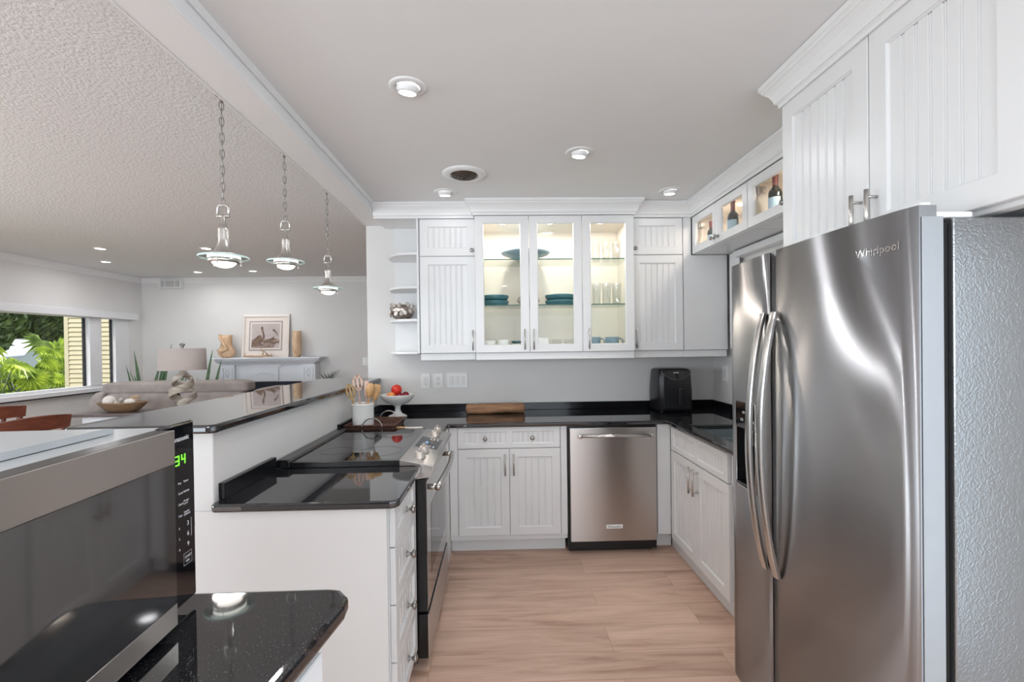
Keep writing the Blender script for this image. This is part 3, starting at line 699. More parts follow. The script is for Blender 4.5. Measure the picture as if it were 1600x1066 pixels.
part('cabinet_body', B(1.064, 1.735, 1.050, 1.912, 0.03, 1.735), 'fridge_side', t, bevel=0.004)
part('gasket', B(1.024, 1.062, 1.062, 1.900, 0.08, 1.725), 'dark_gap', t)
part('base_grille', B(1.00, 1.06, 1.06, 1.90, 0.012, 0.058), 'black_plastic', t)
da = part('door', fridge_door(1.047, 1.597), 'fridge_steel', t, label='wide near refrigerator door')
part('door_edge', B(0.985, 1.036, 1.0445, 1.0466, 0.065, 1.735), 'edge_grey', da, bevel=0.0006)
part('door_cap', B(0.985, 1.008, 1.048, 1.12, 1.7625, 1.768), 'plastic_white', da)
m = MB()
m.text('Whirlpool', 0.030, lambda u, v, d: (fx(1.212-u)-0.0012-d, 1.212-u, 1.668+v), extrude=0.0005)
part('brand_lettering', m, 'chrome', da)
HD = (1.70, 1.858, 0.872, 1.212)
db = part('door', fridge_door(1.603, 1.915, hole=HD), 'fridge_steel', t, label='narrow far freezer door with dispenser')
m = MB(); m.box(1.010, 1.018, HD[0], HD[1], HD[2], HD[3]); m.box(fx(1.78)+0.004, 1.010, HD[0], HD[0]+0.004, HD[2], HD[3]); m.box(fx(1.78)+0.004, 1.010, HD[1]-0.004, HD[1], HD[2], HD[3])
m.box(fx(1.78)+0.004, 1.010, HD[0]+0.004, HD[1]-0.004, HD[2], HD[2]+0.006)
ds = part('dispenser_recess', m, 'black_plastic', db)
part('dispenser_panel', B(fx(1.78)-0.001, 1.010, HD[0]+0.005, HD[1]-0.003, 1.105, HD[3]-0.002), 'black_gloss', db, bevel=0.003)
part('paddle', B(0.972, 0.995, 1.745, 1.785, 1.045, 1.104), 'steel_bright', db, bevel=0.004)
part('drip_tray', B(0.962, 1.008, HD[0]+0.006, HD[1]-0.006, 0.879, 0.888), 'black_gloss', db)
m = MB()
for yy, zz, s in ((1.80, 1.165, '8.0'), (1.765, 1.168, 'oz'), (1.815, 1.135, 'ICE'), (1.765, 1.135, 'WATER')):
    m.text(s, 0.014, lambda u, v, d, yy=yy, zz=zz: (fx(1.78)-0.0016-d, yy-u, zz+v), extrude=0.0003)
part('panel_lettering', m, 'text_light', db)
m = MB(); path = [(fx(HD[0]), HD[0], HD[3]), (fx(HD[1]), HD[1], HD[3]), (fx(HD[1]), HD[1], HD[2]+0.012), (fx(HD[1]-0.012), HD[1]-0.012, HD[2]), (fx(HD[0]), HD[0], HD[2])]
m.tube([(p[0]-0.001, p[1], p[2]) for p in path], 0.0025, 8, closed=True)
part('dispenser_trim', m, 'steel_bright', db)
def fridge_handle(y, dr):
    m = MB(); n = 20; pr = []
    for i in range(n+1):
        s = i/n; z = 0.635+0.915*s; out = 0.006+0.056*math.sin(PI*s)**0.8
        pr.append((fx(y)-out, z))
    w2, th = 0.017, 0.012
    vs = []; fs = []
    for x, z in pr:
        vs += [(x-th/2, y-w2, z), (x+th/2, y-w2*0.9, z), (x+th/2, y+w2*0.9, z), (x-th/2, y+w2, z), (x-th, y, z)]
    for i in range(n):
        for k in range(5): fs.append((i*5+k, i*5+(k+1) % 5, (i+1)*5+(k+1) % 5, (i+1)*5+k))
    fs += [(0, 1, 2, 3, 4), tuple(n*5+k for k in (4, 3, 2, 1, 0))]
    m.add(vs, fs, True); return m
o = part('handle', fridge_handle(1.556, 1), 'steel_bright', da, bevel=0.001)
o = part('handle', fridge_handle(1.630, 1), 'steel_bright', db, bevel=0.001)
part('hinge_cover', B(1.026, 1.12, 1.056, 1.12, 1.7355, 1.750), 'plastic_white', t, bevel=0.004)
for x in (1.10, 1.70):
    for y in (1.10, 1.86): part('foot', MB().cyl((x, y, 0.0), 0.02, 0.03), 'black_plastic', t)

# ------------------------------------------------------------------ dishwasher
t = thing('dishwasher', 'stainless steel dishwasher with a long tubular handle', 'dishwasher', (0.77, 3.4, 0))
part('tub', B(0.464, 1.080, 3.175, YB-0.03, 0.02, 0.883), 'black_plastic', t)
dd = part('door', B(0.474, 1.070, 3.128, 3.172, 0.092, 0.872), 'steel', t, bevel=0.004)
m = MB(); m.tube([(0.540, 3.088, 0.822), (1.022, 3.088, 0.822)], 0.0105, 16)
part('handle', m, 'steel_bright', dd)
for x in (0.530, 1.018):
    m = MB(); m.smooth = True; m.lathe([(0, 0), (0.0155, 0), (0.0155, 0.018), (0, 0.018)], (x, 3.088, 0.822), 18, axis='x'); m.tube([(x+0.009, 3.088, 0.822), (x+0.009, 3.127, 0.822)], 0.011, 12)
    part('handle_end', m, 'steel_bright', dd, bevel=0.001)
bd = part('badge', B(0.718, 0.830, 3.1262, 3.1279, 0.180, 0.206), 'plastic_white', dd, bevel=0.0004)
m = MB(); m.text('KitchenAid', 0.0195, lambda u, v, d: (0.774+u, 3.1258-d, 0.1865+v), align='CENTER', extrude=0.0002)
part('badge_lettering', m, 'text_dark', bd)
part('toe_panel', B(0.474, 1.058, 3.205, 3.23, 0.0, 0.088), 'dark_gap', t)
part('screw', MB().cyl((1.04, 3.200, 0.05), 0.005, 0.005, axis='y'), 'steel', t)

# ------------------------------------------------------------------ range
t = thing('range', 'black glass top slide in electric range with stainless front between the granite tops', 'stove', (-0.63, 2.45, 0))
RY0, RY1 = 2.066, 2.828
part('body', B(-0.935, -0.382, RY0, RY1, 0.025, 0.912), 'black_enamel', t, bevel=0.003)
for x in (-0.90, -0.42):
    for y in (RY0+0.04, RY1-0.04): part('foot', MB().cyl((x, y, 0.0), 0.018, 0.026), 'black_plastic', t)
m = MB(); m.prism([(-0.995, 0.915), (-0.928, 0.915), (-0.928, 0.945), (-0.938, 0.953), (-0.985, 0.953), (-0.995, 0.945)], RY0-0.012, RY1+0.010, 'y')
part('rear_trim', m, 'black_enamel', t, bevel=0.006, bseg=3)
part('side_rim', B(-0.926, -0.452, RY0-0.008, RY0+0.014, 0.9155, 0.9405), 'black_enamel', t, bevel=0.002)
part('side_rim', B(-0.926, -0.452, RY1-0.008, RY1+0.008, 0.9155, 0.9405), 'black_enamel', t, bevel=0.002)
ct = part('cooktop', B(-0.926, -0.452, RY0+0.0145, RY1-0.0085, 0.9155, 0.9405), 'black_gloss', t)
for cx, cy, r in ((-0.80, 2.27, 0.075), (-0.80, 2.63, 0.09), (-0.58, 2.25, 0.10), (-0.58, 2.64, 0.075)):
    m = MB(); m.lathe([(r, 0), (r, 0.0004), (r+0.002, 0.0004), (r+0.002, 0)], (cx, cy, 0.9406), 48)
    part('burner_ring', m, 'slate', ct)
# sloped stainless control panel
cp = [(-0.451, 0.943), (-0.300, 0.912), (-0.298, 0.906), (-0.312, 0.862), (-0.381, 0.853), (-0.381, 0.9145), (-0.451, 0.9145)]
p = part('control_panel', MB().prism(cp, RY0-0.006, RY1+0.002, 'y'), 'steel', t, bevel=0.002)
sl = lambda x: 0.943-(x+0.451)*(0.031/0.151)
m = MB(); y0, y1 = 2.36, 2.60
m.add([(-0.435, y0, sl(-0.435)+0.001), (-0.325, y0, sl(-0.325)+0.001), (-0.325, y1, sl(-0.325)+0.001), (-0.435, y1, sl(-0.435)+0.001),
       (-0.435, y0, sl(-0.435)-0.002), (-0.325, y0, sl(-0.325)-0.002), (-0.325, y1, sl(-0.325)-0.002), (-0.435, y1, sl(-0.435)-0.002)],
      [(0, 1, 2, 3), (4, 7, 6, 5), (0, 4, 5, 1), (1, 5, 6, 2), (2, 6, 7, 3), (3, 7, 4, 0)])
dp = part('display', m, 'black_gloss', p)
m = MB(); m.text('1:34', 0.022, lambda u, v, d: (-0.385-v, 2.45+u, sl(-0.385-v)+0.0016+d), extrude=0.0002)
part('clock_digits', m, 'digit_blue', p)
m = MB()
for i in range(4):
    for j in range(3):
        x, y = -0.352-j*0.018, 2.375+i*0.022+(0.13 if i > 1 else 0)
        m.box(x, x+0.008, y, y+0.010, sl(x)-0.001, sl(x)+0.0014)
part('touch_marks', m, 'text_light', p)
for ky in (2.155, 2.265, 2.665, 2.770):
    m = MB(); m.smooth = True; c = (-0.375, ky, sl(-0.375)-0.001)
    m.lathe([(0, 0), (0.026, 0), (0.026, 0.006), (0.023, 0.010), (0.0225, 0.030), (0.019, 0.034), (0, 0.034)], c, 24)
    m.box(c[0]-0.006, c[0]+0.006, ky-0.021, ky+0.021, c[2]+0.0345, c[2]+0.044)
    part('control_knob', m, 'knob_cream', p, bevel=0.001)
dr = part('oven_door', B(-0.380, -0.336, RY0+0.002, RY1-0.004, 0.255, 0.850), 'black_enamel', t, bevel=0.002)
part('door_glass', B(-0.3355, -0.332, RY0+0.006, RY1-0.008, 0.275, 0.842), 'mirror_steel', dr, bevel=0.0008)
part('window', B(-0.3318, -0.3312, RY0+0.11, RY1-0.11, 0.38, 0.70), 'black_gloss', dr)
m = MB(); pts = []
for i in range(17):
    s = i/16; pts.append((-0.290+0.018*math.sin(PI*s), RY0+0.045+s*(RY1-RY0-0.09), 0.800+0.012*math.sin(PI*s)))
m.tube(pts, 0.015, 12)
hd = part('handle', m, 'steel_bright', dr)
for y in (RY0+0.060, RY1-0.060):
    m = MB(); m.tube([(-0.331, y, 0.800), (-0.292, y, 0.801)], 0.0135, 12); part('handle_bracket', m, 'steel_bright', hd)
dw = part('drawer', B(-0.380, -0.336, RY0+0.002, RY1-0.004, 0.045, 0.243), 'black_enamel', t, bevel=0.002)
part('drawer_front', B(-0.3355, -0.330, RY0+0.002, RY1-0.004, 0.045, 0.243), 'steel', dw, bevel=0.001)

# ------------------------------------------------------------------ microwave
t = thing('microwave', 'stainless steel and black microwave oven with green clock digits on the foreground counter', 'microwave', (-0.57, 0.42, 1.10))
part('case', B(-0.735, -0.426, 0.165, 0.646, 1.113, 1.343), 'case_grey', t, bevel=0.006)
m = MB(); m.prism([(0.20, 1.344), (0.20, 1.350), (0.215, 1.352), (0.585, 1.352), (0.60, 1.350), (0.60, 1.344)], -0.715, -0.487, 'x')
part('top_plate', m, 'case_grey', t)
for x in (-0.70, -0.46):
    for y in (0.20, 0.60): part('foot', MB().cyl((x, y, 1.1005), 0.014, 0.012), 'black_plastic', t)
cp = part('control_panel', B(-0.4255, -0.4195, 0.578, 0.650, 1.111, 1.352), 'black_gloss', t, bevel=0.003)
fm = lambda y0, z0: (lambda u, v, d: (-0.4189+d, y0+0.008+u, z0+v))
m = MB(); m.text('Panasonic', 0.0095, fm(0.5915, 1.3285), extrude=0.0002); part('brand_lettering', m, 'text_light', cp)
def seg7(mb, ch, y0, z0, w_, h):
    S = {'1': 'bc', '3': 'abcdg', '4': 'bcfg'}[ch]; th = 0.0016; hh = h/2
    R = {'a': (0, w_, h-th, h), 'd': (0, w_, 0, th), 'g': (0, w_, hh-th/2, hh+th/2), 'b': (w_-th, w_, hh, h), 'c': (w_-th, w_, 0, hh), 'f': (0, th, hh, h), 'e': (0, th, 0, hh)}
    for c in S: a, b_, c_, d = R[c]; mb.box(-0.4192, -0.4188, y0+0.006+a, y0+0.006+b_, z0+c_, z0+d)
m = MB(); seg7(m, '1', 0.590, 1.297, 0.006, 0.013); seg7(m, '3', 0.602, 1.297, 0.008, 0.013); seg7(m, '4', 0.6145, 1.297, 0.008, 0.013)
part('clock_digits', m, 'digit_green', cp)
m = MB()
for i, (s, z) in enumerate((('Timer', 1.272), ('Reheat', 1.2585), ('Power', 1.246), ('Level', 1.2425), ('Sensor', 1.231), ('Defrost', 1.2275))):
    m.text(s, 0.0042, fm(0.6155, z), extrude=0.0001)
for s, z in (('3', 1.2130), ('6', 1.1990), ('9', 1.1850)): m.text(s, 0.0085, fm(0.6215, z), extrude=0.0001)
m.text('START', 0.0048, fm(0.6160, 1.1700), extrude=0.0001); m.text('MIN', 0.0042, fm(0.6180, 1.1645), extrude=0.0001)
for s, z in (('Pop', 1.272), ('Cook', 1.2585), ('Clock', 1.244), ('Stop', 1.229), ('2', 1.2130), ('5', 1.1990), ('8', 1.1850)): m.text(s, 0.0042, fm(0.6045, z), extrude=0.0001)
m.tube([(-0.4190, 0.6370, 1.2205), (-0.4190, 0.6390, 1.2205), (-0.4190, 0.6390, 1.1965), (-0.4190, 0.6370, 1.1965)], 0.0002, 6)
m.tube([(-0.4190, 0.6220, 1.1615), (-0.4190, 0.6390, 1.1615), (-0.4190, 0.6390, 1.1770), (-0.4190, 0.6220, 1.1770)], 0.00025, 6, closed=True)
part('button_lettering', m, 'text_light', cp)
d = part('door', B(-0.4255, -0.402, 0.170, 0.576, 1.111, 1.350), 'black_plastic', t, bevel=0.001)
m = MB(); m.box(-0.4018, -0.3995, 0.170, 0.576, 1.309, 1.350); m.box(-0.4018, -0.3995, 0.170, 0.576, 1.111, 1.137)
part('door_trim', m, 'steel', d, bevel=0.0005)
part('door_glass', B(-0.4018, -0.3998, 0.171, 0.5755, 1.1375, 1.3085), 'micro_glass', d)

t.rotation_euler = (0, 0, math.radians(3)); t.location = (-0.5616, 0.4114, 1.10)

# ------------------------------------------------------------------ ceiling lights
def can_light(name, x, y, label, group, tilt=(0, 0), big=True, e=3.4, z=ZC, glow=True):
    t = thing(name, label, 'ceiling light', (x, y, z), group)
    R_, r_ = (0.075, 0.045) if big else (0.06, 0.042)
    m = MB(); m.smooth = True; m.lathe([(R_, 0), (R_, -0.003), (R_-0.006, -0.006), (r_+0.006, -0.007), (r_+0.003, -0.002), (r_+0.003, 0)], (x, y, z), 40); part('trim_ring', m, 'trim_paint', t)
    m = MB(); m.smooth = True
    if big:
        m.lathe([(r_, -0.001), (r_, -0.012), (r_*0.9, -0.022), (r_*0.8, -0.026), (r_*0.78, -0.024)], (0, 0, 0), 32)
        M = Matrix.Translation((x, y, z)) @ Matrix.Rotation(tilt[0], 4, 'X') @ Matrix.Rotation(tilt[1], 4, 'Y')
        b = MB(lambda *p: tuple(M @ Vector(p))); b.add(m.v, m.f, True); part('gimbal', b, 'trim_paint', t)
        b = MB(lambda *p: tuple(M @ Vector(p))); b.lathe([(0, -0.0245), (r_*0.77, -0.0245)], (0, 0, 0), 28); part('bulb_face', b, 'led_face', t)
    else:
        m.lathe([(0, -0.003), (r_, -0.003)], (x, y, z), 28); part('bulb_face', m, 'led_face', t)
    if glow: light('downlight', 'AREA', (x, y, z-0.04), e, (0.98, 0.985, 1.0), shape='DISK', size=0.09)
    return t
can_light('recessed_light', -0.357, 1.886, 'largest round recessed light in the kitchen ceiling, nearest the camera', None, (0.15, 0.1))
can_light('recessed_light', 0.453, 2.525, 'round recessed light in the middle right of the kitchen ceiling', None, (0.1, 0.1))
can_light('recessed_light', -0.358, 3.175, 'small recessed light close to the crown moulding above the left wall cabinet', None, (0.1, 0.0), e=0.4)
can_light('recessed_light', 1.192, 3.16, 'recessed light in the back right corner of the kitchen ceiling', None, (0.1, 0.0), e=0.4)
can_light('recessed_light', 0.10, 0.40, 'added unseen fill light in the kitchen ceiling above the foreground counter and the fridge', None, e=2.5)  # fill lamp added out of view, given a can fixture
can_light('recessed_light', 0.10, -1.30, 'added unseen fill light at the rear end of the kitchen ceiling by the added rear window', None, e=4.0)  # also an added fill, behind the camera, for the surfaces facing it
t = thing('heat_lamp_vent', 'round white ceiling vent with a bronze louvred centre', 'ceiling vent', (-0.2, 2.84, ZC))
m = MB(); m.smooth = True; m.lathe([(0.135, 0), (0.135, -0.004), (0.12, -0.012), (0.095, -0.015), (0.082, -0.010), (0.080, 0)], (-0.2, 2.84, ZC), 48); part('trim_ring', m, 'trim_paint', t)
m = MB(); m.smooth = True
for k in range(5):
    r = 0.076-k*0.014
    m.lathe([(r, -0.004-k*0.003), (r, -0.016-k*0.003), (r-0.008, -0.018-k*0.003), (r-0.008, -0.004-k*0.003)], (-0.2, 2.84, ZC), 36)
part('louvre', m, 'heater_bronze', t)
m = MB(); m.lathe([(0, -0.002), (0.078, -0.002)], (-0.2, 2.84, ZC), 36); part('duct', m, 'dark_gap', t)
LV = [(-4.12, 4.90, 'recessed light in the living room ceiling nearest the window, upper one of the close pair'), (-4.68, 5.64, 'recessed living room light nearest the window crown, lower one of the close pair'),
      (-3.06, 4.93, 'recessed living room light peeking out behind the nearest pendant disc'), (-4.12, 6.45, 'small recessed living room light below the nearest pendant'), (-3.35, 6.40, 'small recessed living room light below the middle pendant')]
for x, y, lb in LV: can_light('recessed_light', x, y, lb, None, big=False, e=3.5)
for x, y, lb in ((-2.6, 1.6, 'added unseen living room fill light beside the near end of the bar'), (-3.6, 3.0, 'added unseen living room fill light above the dining chairs')): can_light('recessed_light', x, y, lb, None, big=False, e=8)  # both are unseen fill lamps added to brighten the living room

# ------------------------------------------------------------------ pendants
PS = lambda x, y, z: (x*0.615, y*0.615, z*0.92)
def pendant():
    t = thing('pendant_light', '', 'pendant light', (0, 0, 0), 'pendant lights over the bar')
    m = MB(PS); m.smooth = True
    m.lathe([(0, 0.196), (0.010, 0.196), (0.013, 0.188), (0.013, 0.160), (0.019, 0.156), (0.020, 0.144), (0.031, 0.139), (0.033, 0.128), (0.032, 0.085), (0.033, 0.078), (0.036, 0.070), (0.042, 0.052), (0.056, 0.036), (0.075, 0.026), (0.092, 0.020), (0.094, 0.012), (0.088, 0.0105), (0, 0.0105)], (0, 0, 0), 48)
    part('shade', m, 'brushed_nickel', t)
    m = MB(PS); m.smooth = True; m.lathe([(0.098, 0.0), (0.150, 0.0), (0.150, 0.008), (0.098, 0.008)], (0, 0, 0), 64); d = part('glass_disc', m, 'disc_glass', t)
    m = MB(PS); m.smooth = True; m.lathe([(0.1505, 0.0), (0.1515, 0.004), (0.1505, 0.008)], (0, 0, 0), 64); part('disc_rim', m, 'disc_edge', d)
    m = MB(PS); m.smooth = True; m.lathe([(0.088, -0.002), (0.0975, -0.003), (0.098, -0.016), (0.090, -0.022), (0.074, -0.021), (0.074, -0.012), (0.088, -0.004)], (0, 0, 0), 48); part('lower_ring', m, 'brushed_nickel', t)
    m = MB(PS); m.smooth = True; m.lathe([(0.0725, -0.013), (0.070, -0.024), (0.052, -0.035), (0.028, -0.041), (0, -0.043)], (0, 0, 0), 40); part('lens', m, 'pendant_bulb', t)
    m = MB(PS); m.smooth = True; m.lathe([(0.0965, 0.0095), (0.0965, -0.0015)], (0, 0, 0), 48); part('inner_glow', m, 'pendant_bulb', t)
    for k in range(3):
        a = 2*PI*k/3-1.45; x, y = 0.0995*math.cos(a), 0.0995*math.sin(a)
        m = MB(PS); m.cyl((x, y, -0.028), 0.0025, 0.045, seg=10); m.cyl((x, y, -0.030), 0.005, 0.006, seg=12); part('screw_post', m, 'brushed_nickel', t)
    # square shackle on top
    pts = [(-0.026, 0, 0.186), (-0.027, 0, 0.226), (-0.019, 0, 0.240), (0.019, 0, 0.240), (0.027, 0, 0.226), (0.026, 0, 0.186)]
    m = MB(lambda x, y, z: (x*0.85, y*0.85, z*0.92)); m.tube(pts, 0.0055, 8, up=(0, 1, 0)); m.tube([(-0.030, 0, 0.190), (0.030, 0, 0.190)], 0.006, 8); part('shackle', m, 'brushed_nickel', t)
    return t
P0 = pendant()
PX = [(-1.135, 1.945, 1.822, 'nearest and largest pendant light hanging over the bar'), (-1.135, 2.504, 1.905, 'middle one of the three hanging pendant lights'), (-1.135, 3.112, 1.836, 'farthest and smallest pendant light, hanging over the far end of the bar')]
pend = [P0]
for x, y, z, lb in PX[1:]: pend.append(dup(P0, (x, y, z), 0, lb))
P0.location = PX[0][:3]; P0['label'] = PX[0][3]
for o, (x, y, z, lb) in zip(pend, PX):
    zt = ZC-z
    m = MB(); L_ = zt-0.03-0.215; n = round(L_/0.0345)
    m.tf = lambda a, b_, c: (a, b_, c)
    st = L_/n
    for i in range(n):
        zc = 0.215+st*(i+0.5); pts = []
        for k in range(14):
            a = 2*PI*k/14; u = 0.0085*math.cos(a); v = st*0.66*math.sin(a)
            pts.append((u*0.9, u*0.35, zc+v) if i % 2 == 0 else (-u*0.4, u*0.9, zc+v))
        m.tube(pts, 0.0019, 8, closed=True)
    m.tube([(0.0015*math.sin(i), 0.0015*math.cos(i), 0.215+(L_)*i/20) for i in range(21)], 0.0013, 6)
    c = m.build('chain', 'pewter'); c.parent = o
    m = MB(); m.smooth = True; m.lathe([(0, 0), (0.022, 0), (0.022, -0.008), (0.008, -0.014), (0.006, -0.034), (0, -0.034)], (0, 0, zt-0.0005), 20)
    c = m.build('ceiling_hook', 'pewter'); c.parent = o
    light('pendant_glow', 'AREA', (x, y, z-0.05), 1.2, (1, 0.95, 0.88), shape='DISK', size=0.12)
# ------------------------------------------------------------------ things on the worktops
CZ = 0.9143
# wall plates
def plate(x, z, w_, h, kind, label, y=YB-0.0005):
    t = thing('wall_plate', label, 'wall plate', (x, y, z))
    part('cover', B(x-w_/2, x+w_/2, y-0.006, y, z-h/2, z+h/2), 'plastic_white', t, bevel=0.002)
    if kind == 'outlet':
        m = MB(); m.box(x-0.018, x+0.018, y-0.0085, y-0.0062, z-0.036, z+0.036); part('socket', m, 'ceramic_white', t, bevel=0.001)
        m = MB()
        for dz in (-0.018, 0.018):
            for dx in (-0.007, 0.007): m.box(x+dx-0.001, x+dx+0.001, y-0.0092, y-0.0086, z+dz-0.004, z+dz+0.006)
            m.box(x-0.002, x+0.002, y-0.0092, y-0.0086, z+dz-0.012, z+dz-0.008)
        part('slots', m, 'dark_gap', t)
    elif kind == 'blank':
        part('paddle', B(x-0.017, x+0.017, y-0.0085, y-0.0062, z-0.034, z+0.034), 'ceramic_white', t, bevel=0.001)
    else:
        for i in range(kind):
            xx = x+(i-(kind-1)/2)*0.046
            part('paddle', B(xx-0.016, xx+0.016, y-0.0095, y-0.0062, z-0.034, z+0.034), 'ceramic_white', t, bevel=0.0015)
plate(-0.603, 1.161, 0.074, 0.120, 'blank', 'single white wall plate on the kitchen back wall, leftmost of the three')
plate(-0.501, 1.160, 0.076, 0.120, 'outlet', 'white double power outlet between the single and triple wall plates')
plate(-0.346, 1.162, 0.168, 0.120, 3, 'wide white triple switch plate on the kitchen back wall')
t = thing('wall_plate', 'white wall plate on the right wall between the air fryer and the fridge', 'wall plate', (XR, 3.57, 1.2))
part('cover', B(XR-0.007, XR-0.0005, 3.53, 3.61, 1.14, 1.26), 'plastic_white', t, bevel=0.002)
part('paddle', B(XR-0.010, XR-0.0072, 3.553, 3.587, 1.166, 1.234), 'ceramic_white', t, bevel=0.001)

# driftwood log
def log(name, x0, x1, y, z, r, label, seed=1):
    rnd = random.Random(seed); m = MB(); n = 26; vs = []; fs = []; sg = 14
    for i in range(n+1):
        s = i/n; x = x0+(x1-x0)*s
        for k in range(sg):
            a = 2*PI*k/sg
            rr = r*(1+0.10*math.sin(3*a+s*7)+0.06*rnd.uniform(-1, 1))*(0.82 if i in (0, n) else 1)
            ca, sa = math.cos(a), math.sin(a)
            q = max(abs(ca), abs(sa))**0.55
            vs.append((x, y+rr*ca*1.25/q, z+r+max(-r*0.98, rr*sa/q)))
    for i in range(n):
        for k in range(sg): fs.append((i*sg+k, i*sg+(k+1) % sg, (i+1)*sg+(k+1) % sg, (i+1)*sg+k))
    fs += [tuple(range(sg)), tuple(n*sg+k for k in range(sg-1, -1, -1))]
    m.add(vs, fs, True)
    return m
solo('driftwood_log', log('', -0.262, 0.192, 3.60, CZ+0.001, 0.037, ''), 'log_wood', 'long squared brown driftwood log lying on the worktop against the back wall', 'driftwood')

# air fryer
t = thing('air_fryer', 'black air fryer with a basket handle on the worktop in the corner', 'air fryer', (1.35, 3.6, CZ))
m = MB(); n = 8
def fry(z, g):   # rounded rectangle outline
    pts = []; x0, x1, y0, y1 = 1.212+g, 1.482-g, 3.475+g, 3.730-g; r = 0.045
    for cx, cy, a0 in ((x1-r, y1-r, 0), (x0+r, y1-r, PI/2), (x0+r, y0+r, PI), (x1-r, y0+r, 3*PI/2)):
        for k in range(6): a = a0+PI/2*k/5; pts.append((cx+r*math.cos(a), cy+r*math.sin(a), z))
    return pts
lv = [fry(CZ+0.006, 0.012), fry(CZ+0.02, 0.002), fry(CZ+0.16, 0.0), fry(CZ+0.27, 0.006), fry(CZ+0.318, 0.010), fry(CZ+0.328, 0.018), fry(CZ+0.333, 0.035)]
vs = [p for l in lv for p in l]; k24 = 24
fs = [(i*k24+k, i*k24+(k+1) % k24, (i+1)*k24+(k+1) % k24, (i+1)*k24+k) for i in range(len(lv)-1) for k in range(k24)]
fs += [tuple(range(k24)), tuple((len(lv)-1)*k24+k for k in range(k24))]
m.add(vs, fs, True); bd = part('housing', m, 'black_plastic', t)
for x in (1.25, 1.44):
    for y in (3.52, 3.69): part('foot', MB().cyl((x, y, CZ), 0.012, 0.007), 'black_plastic', t)
m = MB(); pts = []
for k in range(13):
    s = -1+2*k/12; pts.append((1.350+0.108*s, CZ+0.318-0.005*abs(s)))
for k in range(13):
    s = 1-2*k/12; pts.append((1.350+0.108*s, CZ+0.252-0.0*s+0.052*(s*s)**1.2))
m.prism(pts, 3.4745, 3.4785, 'y'); part('control_panel', m, 'black_gloss', t)
m = MB()
m.tube([(1.350+0.108*s, 3.474, CZ+0.250+0.052*(s*s)**1.2) for s in [-1+2*k/16 for k in range(17)]], 0.0016, 6); part('panel_trim', m, 'pewter', t)
m = MB(); m.text('COSORI', 0.011, lambda u, v, d: (1.345+u, 3.4740-d, CZ+0.300+v), align='CENTER', extrude=0.0002, bold=0.0003); part('brand_lettering', m, 'text_light', t)
dr = part('basket', B(1.250, 1.452, 3.4695, 3.4745, CZ+0.03, CZ+0.215), 'black_plastic', t, bevel=0.002)
part('handle', B(1.352, 1.378, 3.432, 3.4690, CZ+0.055, CZ+0.186), 'black_plastic', dr, bevel=0.006, bseg=3)
part('handle_button', B(1.355, 1.375, 3.435, 3.456, CZ+0.1865, CZ+0.1885), 'steel_bright', dr)

# pedestal fruit bowl with fruit
bx, by = -0.772, 3.50
m = MB(lambda x, y, z: (bx+(x-bx)*1.07, by+(y-by)*1.07, CZ+(z-CZ)*0.93)); m.smooth = True
m.lathe([(0, 0), (0.062, 0), (0.066, 0.006), (0.060, 0.013), (0.040, 0.022), (0.026, 0.036), (0.020, 0.055), (0.019, 0.075), (0.024, 0.090), (0.045, 0.102), (0.080, 0.120), (0.106, 0.148), (0.117, 0.178), (0.117, 0.184), (0.112, 0.184), (0.100, 0.158), (0.075, 0.132), (0.04, 0.118), (0, 0.114)], (bx, by, CZ), 56)
solo('pedestal_bowl', m, 'ceramic_white', 'white footed fruit bowl on the corner of the worktop', 'bowl')
def fruit(name, x, y, z, r, mat, label, sc=(1, 1, 0.93)):
    t = thing(name, label, 'fruit', (x, y, z-r*0.93))
    m = MB(); n = 14; pr = []
    for i in range(n+1):
        a = PI*i/n; pr.append((r*math.sin(a)*(1+0.03*math.sin(2*a)), -r*sc[2]*math.cos(a)*(1 - (0.16 if i in (0, n) else 0.05 if i in (1, n-1) else 0))))
    pr[0] = (0, pr[0][1]); pr[-1] = (0, pr[-1][1])
    m.smooth = True; m.lathe(pr, (x, y, z), 24); part('skin', m, mat, t)
    part('stem', MB().tube([(x, y, z+r*0.75), (x+r*0.1, y, z+r*1.02)], r*0.05, 6), 'bark', t)
fruit('apple', bx-0.004, by-0.012, CZ+0.208, 0.040, 'apple_skin', 'large bright red apple on top of the fruit in the white footed bowl')
fruit('apple', bx-0.040, by-0.030, CZ+0.160, 0.035, 'orange_skin', 'orange coloured fruit at the left rim under the red apple')
fruit('plum', bx+0.030, by-0.042, CZ+0.158, 0.029, 'plum_skin', 'dark red plum in the front of the white footed bowl')
fruit('plum', bx+0.058, by+0.008, CZ+0.161, 0.030, 'plum_skin', 'dark red plum at the right rim of the white footed bowl')
fruit('plum', bx+0.000, by+0.050, CZ+0.155, 0.030, 'plum_skin', 'dark plum hidden at the back of the white footed bowl')

# wicker tray
t = thing('wicker_tray', 'dark brown woven tray with two curved wire handles between the range and the corner', 'tray', (-0.83, 3.02, CZ))
tx0, tx1, ty0, ty1 = -0.965, -0.650, 2.865, 3.190
m = MB(); g = 0.018
def tr(z, e): return [(tx0-e, ty0-e, z), (tx1+e, ty0-e, z), (tx1+e, ty1+e, z), (tx0-e, ty1+e, z)]
lo = [tr(CZ+0.002, -0.012), tr(CZ+0.042, 0.0), tr(CZ+0.046, -0.004), tr(CZ+0.042, -0.008), tr(CZ+0.010, -0.020)]
rings(m, lo); m.add(lo[0], [(0, 1, 2, 3)]); m.add(lo[-1], [(0, 1, 2, 3)])
part('weave', m, 'wicker', t)
m = MB()
for k, (y_, z_) in enumerate(((ty0-0.001, CZ+0.044), (ty1+0.0, CZ+0.044))): m.tube([(tx0, y_, z_), (tx1, y_, z_)], 0.005, 8)
